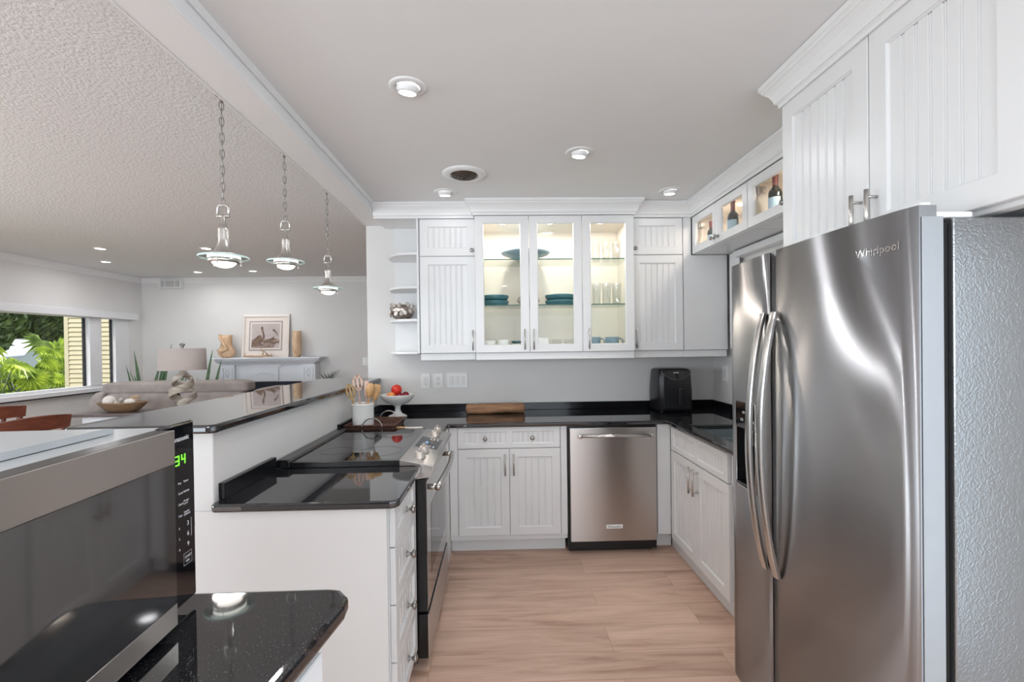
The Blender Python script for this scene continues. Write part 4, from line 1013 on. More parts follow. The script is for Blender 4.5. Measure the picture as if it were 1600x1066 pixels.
for x_ in (tx0, tx1): m.tube([(x_, ty0, CZ+0.044), (x_, ty1, CZ+0.044)], 0.005, 8)
part('rolled_rim', m, 'wicker', t)
for y_, lb in ((ty0-0.003, 'pewter'), (ty1-0.002, 'brushed_nickel')):
    m = MB(); cx = -0.79 if y_ < 3 else -0.765
    m.tube([(cx+0.062*math.cos(a), y_, CZ+0.028+0.062*math.sin(a)) for a in [PI*k/18 for k in range(19)]], 0.0035, 8)
    part('handle', m, lb, t)

# utensil crock
kx, ky, kz = -0.868, 2.945, CZ+0.0115
m = MB(); m.smooth = True
m.lathe([(0, 0), (0.060, 0), (0.064, 0.004), (0.066, 0.08), (0.067, 0.150), (0.070, 0.158), (0.070, 0.163), (0.064, 0.164), (0.061, 0.158), (0.060, 0.02), (0, 0.012)], (kx, ky, kz), 48)
solo('utensil_crock', m, 'ceramic_white', 'white ceramic crock holding wooden utensils in the wicker tray', 'crock')
def spoon(label, name, dx, dy, lean, rot, L_, w_, hl, mat, style):
    """wooden utensil standing in the crock; head at the top"""
    t = thing(name, label, 'utensil', (kx+dx, ky+dy, kz+0.020))
    dirv = Vector((math.sin(lean)*math.cos(rot), math.sin(lean)*math.sin(rot), math.cos(lean)))
    side = Vector((1, 0.25, 0)); side = (side-dirv*side.dot(dirv)).normalized(); nrm = dirv.cross(side)
    o = Vector((kx+dx, ky+dy, kz+0.020))
    P = lambda a, b_, c: tuple(o+dirv*a+side*b_+nrm*c)
    hs = L_-hl
    m = MB(); m.tube([P(0, 0, 0), P(hs*0.5, 0, 0), P(hs, 0, 0), P(hs+0.012, 0, 0)], [0.0045, 0.005, 0.0055, 0.007], 8); part('handle', m, mat, t)
    m = MB(); th = 0.003; n = 28; out = []; inn = []
    for k in range(n):
        a = 2*PI*k/n
        ww = w_*(1+0.12*math.sin(a)) if style != 'spatula' else w_*(1.0 if math.sin(a) > -0.2 else 0.8)
        out.append((hs+hl/2+hl/2*math.sin(a) if style != 'spatula' else hs+hl/2+hl/2*max(-1, min(1, 1.5*math.sin(a))), ww*math.cos(a)))
    c = (hs+hl/2, 0)
    if style == 'slot':
        # ring of wood with two slots: side rims plus a centre bar
        for s0, s1 in ((-1.0, -0.52), (-0.22, 0.22), (0.52, 1.0)):
            q = []
            for k in range(9):
                y_ = s0+(s1-s0)*k/8; q.append((c[0]+hl/2*math.sqrt(max(0, 1-y_*y_)), y_*w_))
            for k in range(9):
                y_ = s1-(s1-s0)*k/8; q.append((c[0]-hl/2*math.sqrt(max(0, 1-y_*y_)), y_*w_))
            vs = [P(a, b_, -th) for a, b_ in q]+[P(a, b_, th) for a, b_ in q]; nn = len(q)
            m.add(vs, [tuple(range(nn)), tuple(range(2*nn-1, nn-1, -1))]+[(i, (i+1) % nn, nn+(i+1) % nn, nn+i) for i in range(nn)])
        for sgn in (-1, 1):
            q = []
            for k in range(9): y_ = -0.9+1.8*k/8; q.append((c[0]+sgn*hl/2*math.sqrt(1-y_*y_), y_*w_))
            for k in range(9): y_ = 0.9-1.8*k/8; q.append((c[0]+sgn*hl/2*0.62*math.sqrt(1-y_*y_*0.9), y_*w_))
            vs = [P(a, b_, -th) for a, b_ in q]+[P(a, b_, th) for a, b_ in q]; nn = len(q)
            m.add(vs, [tuple(range(nn)), tuple(range(2*nn-1, nn-1, -1))]+[(i, (i+1) % nn, nn+(i+1) % nn, nn+i) for i in range(nn)])
    else:
        dish = 0.010 if style == 'spoon' else 0.0
        vs = [P(a, b_, 0.004) for a, b_ in out]+[P(c[0]+(a-c[0])*0.55, b_*0.55, 0.004-dish) for a, b_ in out]+[P(c[0], 0, 0.003-dish*1.3)]
        vs += [P(a, b_, -0.002) for a, b_ in out]+[P(c[0]+(a-c[0])*0.55, b_*0.55, -0.003-dish) for a, b_ in out]+[P(c[0], 0, -0.004-dish*1.3)]
        fs = []
        for s_ in (0, 2*n+1):
            for k in range(n): fs.append((s_+k, s_+(k+1) % n, s_+n+(k+1) % n, s_+n+k)); fs.append((s_+n+k, s_+n+(k+1) % n, s_+2*n))
        for k in range(n): fs.append((k, (k+1) % n, 2*n+1+(k+1) % n, 2*n+1+k))
        m.add(vs, fs, True)
    part('head', m, mat, t)
spoon('dark olive slotted wooden spoon leaning left out of the white crock', 'slotted_spoon', -0.020, -0.020, 0.23, PI, 0.275, 0.028, 0.100, 'bamboo_dark', 'slot')
spoon('tall pinkish wooden slotted turner at the back of the white crock', 'slotted_turner', -0.010, 0.020, 0.10, PI, 0.325, 0.033, 0.105, 'pink_wood', 'slot')
spoon('narrow bamboo spatula seen edge on in the middle of the crock', 'spatula', 0.010, 0.010, 0.05, 0, 0.285, 0.016, 0.10, 'pink_wood', 'spatula')
spoon('bamboo spoon leaning right in front of the other spoons in the crock', 'wooden_spoon', 0.018, -0.020, 0.15, 0, 0.275, 0.026, 0.095, 'bamboo', 'spoon')
spoon('bamboo spatula leaning farthest right out of the crock', 'spatula', 0.026, 0.004, 0.26, 0, 0.270, 0.026, 0.10, 'bamboo', 'spatula')

# spoon rest and spreader
solo('cutting_board', B(-0.676, -0.478, 2.905, 2.965, CZ, CZ+0.008), 'black_enamel', 'thin black board behind the range under the spreader knife', 'board', bevel=0.002)
t = thing('spreader_knife', 'white ceramic spreader knife with a wooden handle behind the range', 'knife', (-0.57, 2.935, CZ+0.008))
part('handle', MB().tube([(-0.668, 2.935, CZ+0.0165), (-0.655, 2.935, CZ+0.0165), (-0.62, 2.935, CZ+0.0165), (-0.598, 2.935, CZ+0.0165)], [0.005, 0.0085, 0.008, 0.006], 10), 'bamboo', t)
pts = [(-0.602, 2.922), (-0.56, 2.912), (-0.500, 2.914), (-0.488, 2.930), (-0.500, 2.950), (-0.602, 2.948)]
part('blade', MB().prism(pts, CZ+0.0115, CZ+0.019), 'knife_ceramic', t, bevel=0.002)

# shell bowl on the open shelf
t = thing('mosaic_bowl', 'brown and white shell covered bowl on the open corner shelf', 'bowl', (-0.748, 3.60, 1.6505))
m = MB(); m.smooth = True
m.lathe([(0, 0), (0.045, 0), (0.075, 0.022), (0.093, 0.055), (0.096, 0.085), (0.088, 0.112), (0.084, 0.112), (0.091, 0.085), (0.088, 0.055), (0.070, 0.026), (0, 0.008)], (-0.748, 3.60, 1.6505), 32)
part('bowl_body', m, 'mercury_glass', t)
rnd = random.Random(3)
for k in range(26):
    a = 2*PI*k/26+rnd.uniform(-.1, .1); z = 1.6505+rnd.uniform(0.03, 0.115); r = 0.090+0.004*math.sin((z-1.65)*30)
    m = MB(); m.sphere((0, 0, 0), 0.016, 10, 6, (1, 0.28, 1.3))
    M = Matrix.Translation((-0.748+r*math.cos(a), 3.60+r*math.sin(a), z)) @ Matrix.Rotation(a+PI/2, 4, 'Z') @ Matrix.Rotation(rnd.uniform(-.8, .8), 4, 'Y')
    b = MB(lambda *p: tuple(M @ Vector(p))); b.add(m.v, m.f, True); part('shell', b, 'shell_pattern' if k % 3 else 'shell_white', t)

# ---- dishes in the glass cabinet
S1, S2, SF = 1.7457, 2.0857, 1.4112
m = MB(); m.smooth = True
m.lathe([(0, 0), (0.06, 0), (0.075, 0.012), (0.115, 0.035), (0.175, 0.055), (0.190, 0.068), (0.186, 0.071), (0.165, 0.060), (0.11, 0.044), (0.06, 0.02), (0, 0.014)], (0.213, 3.57, S2), 48)
solo('serving_bowl', m, 'blue_glaze', 'wide pale blue serving bowl on the top glass shelf of the lit cabinet', 'bowl')
def plates(cx, cy, z, r, n, grp, side):
    h = 0.082/n
    m = MB(); m.smooth = True
    m.lathe([(0, 0), (r*0.80, 0), (r*0.95, h*0.35), (r, h*0.85), (r*0.99, h*0.97), (r*0.93, h*0.6), (r*0.75, h*0.30), (0, h*0.25)], (0, 0, 0), 44)
    o0 = None
    for i in range(n):
        pos = ['lowest', 'middle', 'topmost'][i] if n == 3 else ['lower', 'upper'][i]
        lb = '%s teal stacked bowl in the %s stack on the middle glass shelf' % (pos, side)
        if o0 is None: o0 = solo('shallow_bowl', m, 'teal_glaze', lb, 'bowl', grp); o0.location = (cx, cy, z)
        else:
            o = o0.copy(); COL.objects.link(o); o.location = (cx, cy, z+h*i); o['label'] = lb
plates(-0.025, 3.57, S1, 0.105, 2, 'teal bowls stacked on the left', 'left')
plates(0.478, 3.57, S1, 0.118, 2, 'teal bowls stacked on the right', 'right')
m = MB(); m.smooth = True
m.lathe([(0, 0), (0.045, 0), (0.075, 0.02), (0.088, 0.042), (0.080, 0.064), (0.060, 0.078), (0.03, 0.082), (0.03, 0.078), (0, 0.076)], (0.232, 3.58, S1), 32)
solo('shell_dish', m, 'shell_pattern', 'brown and white patterned round dish between the two teal stacks', 'dish')
def cyl_bowl(name, x, y, z, r, h, mat, label, cat='bowl', grp=None):
    m = MB(); m.smooth = True; m.lathe([(0, 0), (r*0.6, 0), (r*0.9, h*0.4), (r, h), (r*0.96, h), (r*0.85, h*0.42), (r*0.55, h*0.1), (0, h*0.08)], (x, y, z), 32)
    return solo(name, m, mat, label, cat, grp)
cyl_bowl('small_bowl', -0.075, 3.50, SF, 0.052, 0.070, 'ceramic_white', 'leftmost white bowl on the floor of the lit cabinet')
cyl_bowl('small_bowl', 0.030, 3.52, SF, 0.045, 0.075, 'ceramic_white', 'white bowl left of the dark blue dish in the lit cabinet')
cyl_bowl('small_bowl', 0.150, 3.62, SF, 0.052, 0.045, 'ceramic_white', 'white bowl under the dark blue dish in the lit cabinet')
cyl_bowl('small_dish', 0.145, 3.62, SF+0.0455, 0.050, 0.020, 'teal_glaze', 'small dark blue dish stacked on a white bowl in the lit cabinet', 'dish')
solo('storage_tin', B(0.275, 0.385, 3.55, 3.66, SF, SF+0.085), 'plastic_white', 'plain pale square tin standing on the floor of the lit cabinet', 'tin', bevel=0.008)
def tumbler(h, r, stem=False):
    m = MB(); m.smooth = True
    if stem: m.lathe([(0, 0), (r*0.85, 0), (r*0.8, 0.003), (0.004, 0.008), (0.0035, h*0.35), (r*0.7, h*0.5), (r, h*0.72), (r*0.9, h), (r*0.87, h), (r*0.95, h*0.72), (0, h*0.45)], (0, 0, 0), 20)
    else: m.lathe([(0, 0.0005), (r*0.8, 0.0005), (r, h)], (0, 0, 0), 20)
    return m
o0 = None
for x, y, lb in ((0.44, 3.50, 'left small glass tumbler on the floor of the lit cabinet'), (0.53, 3.50, 'right small glass tumbler on the floor of the lit cabinet')):
    if o0 is None: o0 = solo('glass_tumbler', tumbler(0.075, 0.036), 'drinking_glass', lb, 'glass', 'small tumblers'); o = o0
    else: o = o0.copy(); COL.objects.link(o); o['label'] = lb
    o.location = (x, y, SF)
def glasses(z, h, r, rows, grp, lb, name):
    o0 = None
    for x, y in rows:
        if o0 is None: o0 = solo(name, tumbler(h, r), 'drinking_glass', lb, 'glass', grp); o = o0
        else: o = o0.copy(); COL.objects.link(o)
        o.location = (x, y, z)
rows = [(0.67+0.078*i+(0.02 if j else 0), 3.50+0.10*j) for j in range(2) for i in range(4)]
glasses(S2, 0.150, 0.033, rows, 'tall glasses on the top shelf', 'tall clear drinking glass on the top shelf behind the right glass door', 'drinking_glass')
glasses(S1, 0.165, 0.035, rows, 'tall glasses on the middle shelf', 'tall clear drinking glass on the middle shelf behind the right glass door', 'drinking_glass')
def mug(x, y, z, label):
    t = thing('mug', label, 'mug', (x, y, z))
    m = MB(); m.smooth = True; m.lathe([(0, 0), (0.044, 0), (0.050, 0.006), (0.053, 0.085), (0.050, 0.086), (0.046, 0.010), (0, 0.008)], (x, y, z), 32); part('cup', m, 'mug_glaze', t)
    m = MB(); m.tube([(x+0.051, y, z+0.072), (x+0.070, y, z+0.074), (x+0.083, y, z+0.058), (x+0.082, y, z+0.036), (x+0.070, y, z+0.022), (x+0.049, y, z+0.018)], 0.005, 8); part('handle', m, 'mug_glaze', t)
mug(0.722, 3.50, SF, 'left blue grey mug on the floor of the lit cabinet behind the right glass door')
mug(0.868, 3.52, SF, 'right blue grey mug on the floor of the lit cabinet behind the right glass door')

# ---- wine bottles
def bottle(x, y, label, h=0.235, r=0.034, cork=True):
    z = 2.127; k = h/0.30
    t = thing('wine_bottle', label, 'bottle', (x, y, z))
    m = MB(); m.smooth = True; m.lathe([(0, 0), (r, 0), (r+0.001, 0.004), (r+0.001, 0.17*k), (r*0.92, 0.19*k), (r*0.5, 0.212*k), (0.014, 0.222*k), (0.0135, 0.29*k), (0, 0.29*k)], (x, y, z), 28); part('glass_body', m, 'bottle_glass', t)
    m = MB(); m.smooth = True; m.lathe([(0.0142, 0.225*k), (0.0145, 0.286*k), (0.016, 0.287*k), (0.016, 0.298*k), (0, 0.299*k)], (x, y, z), 24); part('foil_cap', m, 'cork_red', t)
    m = MB(); vs = []; n = 14
    for i in range(n+1):
        a = PI*0.62+PI*0.95*i/n; vs += [(x+(r+0.0016)*math.cos(a), y+(r+0.0016)*math.sin(a), z+0.03*k), (x+(r+0.0016)*math.cos(a), y+(r+0.0016)*math.sin(a), z+0.14*k)]
    m.add(vs, [(2*i, 2*i+2, 2*i+3, 2*i+1) for i in range(n)], True); part('paper_label', m, 'bottle_label', t)
bottle(1.535, 3.275, 'slim bottle with a dark tip behind the farthest glass door of the wine cabinets', h=0.19, r=0.026)
bottle(1.530, 2.960, 'wine bottle with a red foil and pale blue label in the second glass door')
bottle(1.615, 2.905, 'dark wine bottle half hidden behind the bottle in the second glass door')
bottle(1.530, 2.500, 'wine bottle with a red foil and pale blue label nearest the fridge cabinet')
bottle(1.615, 2.440, 'dark wine bottle behind the one nearest the fridge cabinet')
# ------------------------------------------------------------------ living room
YF = 7.0
# air register, switch
t = thing('air_register', 'white air register at the ceiling crown on the living room far wall', 'air vent', (-4.83, 6.93, 2.40))
part('frame', B(-4.985, -4.675, 6.925, 6.945, 2.345, 2.468), 'trim_paint', t, bevel=0.003)
part('duct', B(-4.965, -4.695, 6.9235, 6.9245, 2.362, 2.452), 'pewter', t)
m = MB()
for k in range(7): z = 2.366+k*0.0125; m.box(-4.962, -4.698, 6.916, 6.9225, z, z+0.006)
part('louvres', m, 'trim_paint', t)
for x in (-4.90, -4.76): part('divider', B(x-0.004, x+0.004, 6.913, 6.9225, 2.362, 2.452), 'trim_paint', t)
part('mounting_block', B(-4.985, -4.675, 6.9455, 6.9995, 2.345, 2.468), 'trim_paint', t)
plate(-2.015, 1.225, 0.085, 0.125, 1, 'white light switch on the living room far wall beside the kitchen wall', y=YF-0.0005)

# fireplace
t = thing('fireplace', 'white wooden fireplace mantel with a dark slate opening on the far wall', 'fireplace', (-3.4, 6.85, 0))
m = MB(); m.smooth = False
prof = [(0, 1.20), (0.02, 1.20), (0.03, 1.215), (0.035, 1.22), (0.06, 1.235), (0.085, 1.26), (0.09, 1.262), (0.09, 1.285), (0, 1.285)]
path = [(-4.02, 6.985), (-4.02, 6.84), (-2.735, 6.84), (-2.735, 6.985)]
m.sweep(path, prof)
part('cornice', m, 'mantel_paint', t)
part('mantel_shelf', B(-4.175, -2.590, 6.72, 6.998, 1.2852, 1.305), 'mantel_paint', t, bevel=0.004)
part('frieze', B(-4.02, -2.735, 6.86, 6.998, 0.95, 1.20), 'mantel_paint', t, bevel=0.002)
m = MB()
for k in range(64): x = -4.11+k*0.0235; m.box(x, x+0.012, 6.742, 6.7525, 1.262, 1.282)
part('dentils', m, 'mantel_paint', t)
for x0, x1 in ((-4.06, -3.86), (-2.895, -2.695)):
    p = part('pilaster', B(x0, x1, 6.82, 6.998, 0.0, 1.20), 'mantel_paint', t, bevel=0.002)
    m = MB(); rings(m, [[(x0+0.03, 6.8195, 0.98), (x1-0.03, 6.8195, 0.98), (x1-0.03, 6.8195, 1.17), (x0+0.03, 6.8195, 1.17)], [(x0+0.03, 6.812, 0.98), (x1-0.03, 6.812, 0.98), (x1-0.03, 6.812, 1.17), (x0+0.03, 6.812, 1.17)], [(x0+0.042, 6.812, 0.992), (x1-0.042, 6.812, 0.992), (x1-0.042, 6.812, 1.158), (x0+0.042, 6.812, 1.158)], [(x0+0.042, 6.8195, 0.992), (x1-0.042, 6.8195, 0.992), (x1-0.042, 6.8195, 1.158), (x0+0.042, 6.8195, 1.158)]])
    cx = (x0+x1)/2
    for dx in (-0.022, 0.022): m.tube([(cx, 6.817, 1.02), (cx+dx, 6.816, 1.07), (cx+dx*0.8, 6.816, 1.11), (cx, 6.817, 1.13)], 0.004, 6)
    part('carved_panel', m, 'mantel_paint', p)
m = MB(); m.box(-3.63, -3.24, 6.845, 6.859, 0.955, 1.17); m.box(-3.68, -3.19, 6.835, 6.859, 1.17, 1.20)
kp = part('centre_panel', m, 'mantel_paint', t, bevel=0.002)
m = MB()
for s_ in (-1, 1): m.tube([(-3.435, 6.842, 1.07), (-3.435+s_*0.05, 6.842, 1.085), (-3.435+s_*0.10, 6.842, 1.065), (-3.435+s_*0.13, 6.842, 1.05)], 0.004, 6)
m.sphere((-3.435, 6.842, 1.072), 0.014, 10, 6, (1, 0.4, 1)); part('carving', m, 'mantel_paint', kp)
part('slate_surround', B(-3.855, -2.90, 6.88, 6.998, 0.0, 0.948), 'slate', t)
part('firebox', B(-3.70, -3.06, 6.870, 6.8795, 0.0, 0.70), 'dark_gap', t)

MZ = 1.3055
# framed picture leaning on the mantel
t = thing('framed_picture', 'framed painting of two brown pelicans leaning on the mantel', 'picture', (-3.46, 6.9, MZ))
px0, px1, pz0, pz1 = -3.805, -3.120, MZ, 1.945
def leanf(x, d, z): return (x, 6.905+(z-MZ)*0.10+d, z)
FP_ = leanf
m = MB(FP_); w_ = 0.035
rings(m, [rect(px0, px1, pz0, pz1, 0.02), rect(px0, px1, pz0, pz1, 0.0), rect(px0+w_, px1-w_, pz0+w_, pz1-w_, -0.006), rect(px0+w_, px1-w_, pz0+w_, pz1-w_, 0.012)])
m.add(rect(px0, px1, pz0, pz1, 0.02), [(0, 1, 2, 3)])
part('frame', m, 'frame_cream', t)
def layer(a, d, mat, nm, pr):
    m = MB(FP_); m.box(px0+a, px1-a, d-0.002, d, pz0+a, pz1-a); return part(nm, m, mat, pr)
mt = layer(0.033, 0.013, 'mat_cream', 'mount_board', t)
layer(0.098, 0.0105, 'mat_grey', 'inner_mount', mt)
layer(0.118, 0.008, 'mat_cream', 'inner_slip', mt)
art = layer(0.138, 0.0055, 'paint_sky', 'painting', t)
U = lambda u, v, d=0.0032: (px0+0.138+u*(px1-px0-0.276), d, pz0+0.138+v*(pz1-pz0-0.276))
def shape(pts, mat, nm, d=0.0030, th=0.0012):
    m = MB(FP_); n = len(pts); vs = [U(u, v, d) for u, v in pts]+[U(u, v, d-th) for u, v in pts]
    m.add(vs, [tuple(range(n)), tuple(range(2*n-1, n-1, -1))]+[(i, (i+1) % n, n+(i+1) % n, n+i) for i in range(n)]); return part(nm, m, mat, art)
shape([(0, 0.02), (0.10, 0.0), (0.80, 0.02), (0.85, 0.14), (1.0, 0.20), (1.0, 0.34), (0.80, 0.28), (0.45, 0.22), (0.25, 0.12)], 'paint_rock', 'rocks')
shape([(0.0, 0.05), (0.02, 0.32), (0.12, 0.38), (0.22, 0.50), (0.32, 0.54), (0.38, 0.44), (0.40, 0.30), (0.34, 0.18), (0.16, 0.08)], 'paint_bird', 'pelican', 0.0018)
def stroke(pts, w0, w1, nm, d=0.0012):
    a = []; b_ = []; n = len(pts)
    for i, (u, v) in enumerate(pts):
        q0 = pts[max(0, i-1)]; q1 = pts[min(n-1, i+1)]; dx, dy = q1[0]-q0[0], q1[1]-q0[1]; l = math.hypot(dx, dy); w__ = w0+(w1-w0)*i/(n-1)
        a.append((u-dy/l*w__, v+dx/l*w__)); b_.append((u+dy/l*w__, v-dx/l*w__))
    shape(a+b_[::-1], 'paint_bird', nm, d)
stroke([(0.36, 0.28), (0.43, 0.38), (0.44, 0.50), (0.41, 0.62), (0.36, 0.74), (0.36, 0.84)], 0.035, 0.022, 'pelican_neck')
shape([(0.32, 0.78), (0.33, 0.87), (0.38, 0.89), (0.41, 0.84), (0.42, 0.68), (0.43, 0.58), (0.39, 0.66), (0.36, 0.76)], 'paint_bird', 'pelican_head', 0.0006)
shape([(0.36, 0.25), (0.50, 0.34), (0.66, 0.38), (0.80, 0.46), (0.85, 0.54), (0.80, 0.40), (0.95, 0.36), (0.72, 0.26), (0.50, 0.20)], 'paint_bird', 'pelican', 0.0018)
shape([(0.74, 0.70), (0.76, 0.77), (0.82, 0.77), (0.86, 0.70), (0.95, 0.53), (0.93, 0.51), (0.82, 0.66)], 'paint_bird', 'pelican_head', 0.0006)

# carved vases on the mantel
t = thing('carved_vase', 'round bottomed carved wooden vase with a forked neck on the left of the mantel', 'vase', (-3.99, 6.86, MZ))
m = MB(); m.smooth = True; c = (-3.99, 6.86, MZ)
m.lathe([(0, 0), (0.06, 0), (0.10, 0.03), (0.122, 0.075), (0.115, 0.115), (0.085, 0.16), (0.075, 0.22), (0.08, 0.29), (0.083, 0.335), (0.078, 0.335), (0.07, 0.22), (0, 0.20)], c, 36, sy=0.7); part('vase_body', m, 'carved_wood', t)
m = MB(); m.tube([(c[0]-0.085, 6.835, MZ+0.345), (c[0]-0.06, 6.80, MZ+0.30), (c[0]-0.005, 6.79, MZ+0.21), (c[0]+0.06, 6.78, MZ+0.13), (c[0]-0.02, 6.775, MZ+0.09), (c[0]-0.10, 6.79, MZ+0.11)], [0.012, 0.02, 0.018, 0.022, 0.018, 0.008], 10); part('twisted_branch', m, 'carved_wood', t)
m = MB(); m.smooth = True; m.lathe([(0, 0), (0.045, 0), (0.055, 0.03), (0.066, 0.09), (0.060, 0.14), (0.063, 0.25), (0.060, 0.385), (0.055, 0.385), (0.052, 0.2), (0, 0.19)], (-2.975, 6.87, MZ), 32)
solo('carved_vase', m, 'carved_wood', 'tall straight carved wooden vase on the right of the mantel', 'vase')
m = MB(); rnd = random.Random(5)
m.tube([(-3.73, 6.80, MZ+0.016), (-3.65, 6.79, MZ+0.022), (-3.55, 6.80, MZ+0.018), (-3.45, 6.79, MZ+0.020), (-3.36, 6.80, MZ+0.028), (-3.29, 6.80, MZ+0.015)], [0.007, 0.015, 0.014, 0.015, 0.016, 0.006], 10)
m.tube([(-3.44, 6.79, MZ+0.022), (-3.42, 6.78, MZ+0.08), (-3.45, 6.78, MZ+0.13)], [0.012, 0.009, 0.005], 8); m.tube([(-3.36, 6.79, MZ+0.03), (-3.40, 6.78, MZ+0.09), (-3.47, 6.78, MZ+0.10)], [0.012, 0.008, 0.004], 8)
m.tube([(-3.68, 6.79, MZ+0.02), (-3.69, 6.78, MZ+0.055), (-3.66, 6.78, MZ+0.07)], [0.008, 0.006, 0.003], 8); m.tube([(-3.32, 6.79, MZ+0.02), (-3.30, 6.78, MZ+0.06)], [0.008, 0.004], 8)
solo('driftwood_branch', m, 'driftwood', 'small pale driftwood branch lying on the mantel in front of the painting', 'driftwood')

# plants
def blade_leaf(m, x, y, z0, h, w_, lean, az, bend=0.10):
    n = 9; vs = []; d = Vector((math.cos(az), math.sin(az), 0)); s = Vector((-d.y, d.x, 0)) if w_ < 0.012 else Vector((0.85, -0.3+0.3*math.sin(az*5), 0)).normalized()
    for i in range(n):
        t_ = i/(n-1); ww = w_*(0.55+0.9*t_-1.45*t_**3) if t_ < 1 else 0
        ww = max(ww, 0.0005); p = Vector((x, y, z0))+Vector((0, 0, h*t_))+d*(lean*t_+bend*t_*t_)
        for q in (-1, 0, 1): r_ = p+s*(ww*q)-d*(0.25*ww if q == 0 else 0); vs.append(tuple(r_))
        for q in (1, 0, -1): r_ = p+s*(ww*q)-d*(0.25*ww+0.003 if q == 0 else 0.003); vs.append(tuple(r_))
    fs = []
    for i in range(n-1):
        for k in range(6): fs.append((i*6+k, i*6+(k+1) % 6, (i+1)*6+(k+1) % 6, (i+1)*6+k))
    fs += [(0, 1, 2, 3, 4, 5), tuple((n-1)*6+k for k in range(5, -1, -1))]
    m.add(vs, fs, True)
def potted(name, label, x, y, pot_h, pot_r, leaves, mat):
    t = thing(name, label, 'plant', (x, y, 0))
    m = MB(); m.smooth = True; m.lathe([(0, 0), (pot_r*0.75, 0), (pot_r, pot_h), (pot_r*0.92, pot_h), (pot_r*0.88, pot_h-0.04), (0, pot_h-0.04)], (x, y, 0), 32); part('pot', m, 'planter_glaze', t)
    m = MB(); m.lathe([(0, pot_h-0.035), (pot_r*0.88, pot_h-0.035)], (x, y, 0), 24); part('soil', m, 'soil', t)
    for (dx, dy, h, w_, lean, az) in leaves:
        m = MB(); blade_leaf(m, x+dx, y+dy, pot_h-0.04, h, w_, lean, az); part('leaf', m, mat, t)
L1 = [(-0.14, -0.02, 0.88, 0.022, 0.10, 2.9), (-0.10, 0.02, 1.07, 0.034, 0.10, 2.7), (-0.12, 0.05, 0.80, 0.026, 0.06, 3.3), (-0.06, -0.05, 0.74, 0.030, 0.02, 3.0), (-0.02, 0.03, 0.90, 0.034, 0.03, 0.4), (-0.02, -0.06, 0.72, 0.028, 0.04, 4.6), (0.05, 0.0, 0.93, 0.036, 0.06, 0.5), (0.10, 0.02, 1.16, 0.034, 0.08, 0.2), (0.07, -0.05, 0.80, 0.036, 0.08, 0.1), (0.12, -0.02, 0.86, 0.030, 0.04, 6.0), (0.14, 0.04, 0.78, 0.030, 0.20, 0.3), (0.02, 0.06, 1.06, 0.016, 0.05, 0.3), (0.15, -0.03, 0.72, 0.026, 0.28, 0.1)]
potted('snake_plant', 'tall green snake plant in the living room corner by the window', -4.80, 6.45, 0.40, 0.21, L1, 'leaf_green')
L2 = [(0.0, 0.0, 1.12, 0.030, 0.02, 0.4), (0.08, 0.0, 0.98, 0.030, 0.07, 0.1), (-0.08, 0.02, 0.80, 0.030, 0.04, 3.0), (0.04, -0.05, 0.75, 0.030, 0.02, 4.6)]
potted('snake_plant', 'snake plant mostly hidden behind the lampshade, one leaf tip showing', -4.12, 6.52, 0.35, 0.15, L2, 'leaf_green')
rnd = random.Random(11)
L3 = [(0.01*math.cos(k*0.9), 0.01*math.sin(k*0.9), 0.21+0.06*rnd.random(), 0.009, 0.01+0.05*rnd.random(), k*0.8) for k in range(18)]
potted('spiky_plant', 'small spiky grey green plant beyond the far end of the bar', -2.42, 6.60, 0.90, 0.11, L3, 'leaf_grey')

# sofa seen from behind
t = thing('sofa', 'grey brown fabric sofa seen from behind, facing the fireplace', 'sofa', (-3.75, 5.7, 0))
SX0, SX1 = -4.72, -2.72
def cushion(x0, x1, y0, y1, z0, z1, r):
    """soft rounded box"""
    m = MB(); n = 10; a = [(-1+2*i/n) for i in range(n+1)]
    def S(u, v, w_):
        p = 5.0; l = (abs(u)**p+abs(v)**p+abs(w_)**p)**(1/p)
        return ((x0+x1)/2+(x1-x0)/2*u/l, (y0+y1)/2+(y1-y0)/2*v/l, (z0+z1)/2+(z1-z0)/2*w_/l)
    for ax in range(3):
        for sg in (-1, 1):
            vs = []
            for i in a:
                for j in a:
                    q = [0, 0, 0]; q[ax] = sg; q[(ax+1) % 3] = i; q[(ax+2) % 3] = j; vs.append(S(*q))
            m.add(vs, [(i*(n+1)+j, (i+1)*(n+1)+j, (i+1)*(n+1)+j+1, i*(n+1)+j+1) for i in range(n) for j in range(n)], True)
    return m
part('base', cushion(SX0+0.05, SX1-0.05, 5.42, 6.25, 0.10, 0.45, 0.05), 'sofa_fabric', t)
mid = (SX0+SX1)/2
for x0, x1 in ((SX0+0.17, mid-0.006), (mid+0.006, SX1-0.19)):
    part('back_panel', cushion(x0, x1, 5.36, 5.58, 0.40, 0.975, 0.05), 'sofa_fabric', t)
    part('seat_cushion', cushion(x0, x1, 5.60, 6.24, 0.40, 0.58, 0.05), 'sofa_fabric', t)
for x0, x1 in ((SX0+0.15, mid+0.05), (mid-0.05, SX1-0.20)):
    part('headrest_cushion', cushion(x0, x1, 5.37, 5.66, 0.93, 1.075, 0.05), 'sofa_fabric', t)
for x0, x1 in ((SX0, SX0+0.20), (SX1-0.22, SX1)):
    part('arm', cushion(x0, x1, 5.35, 6.28, 0.12, 0.975 if x0 < -4 else 0.965, 0.05), 'sofa_fabric', t)
for x in (SX0+0.12, SX1-0.12):
    for y in (5.5, 6.15): part('foot', MB().cyl((x, y, 0), 0.03, 0.13), 'mahogany', t)

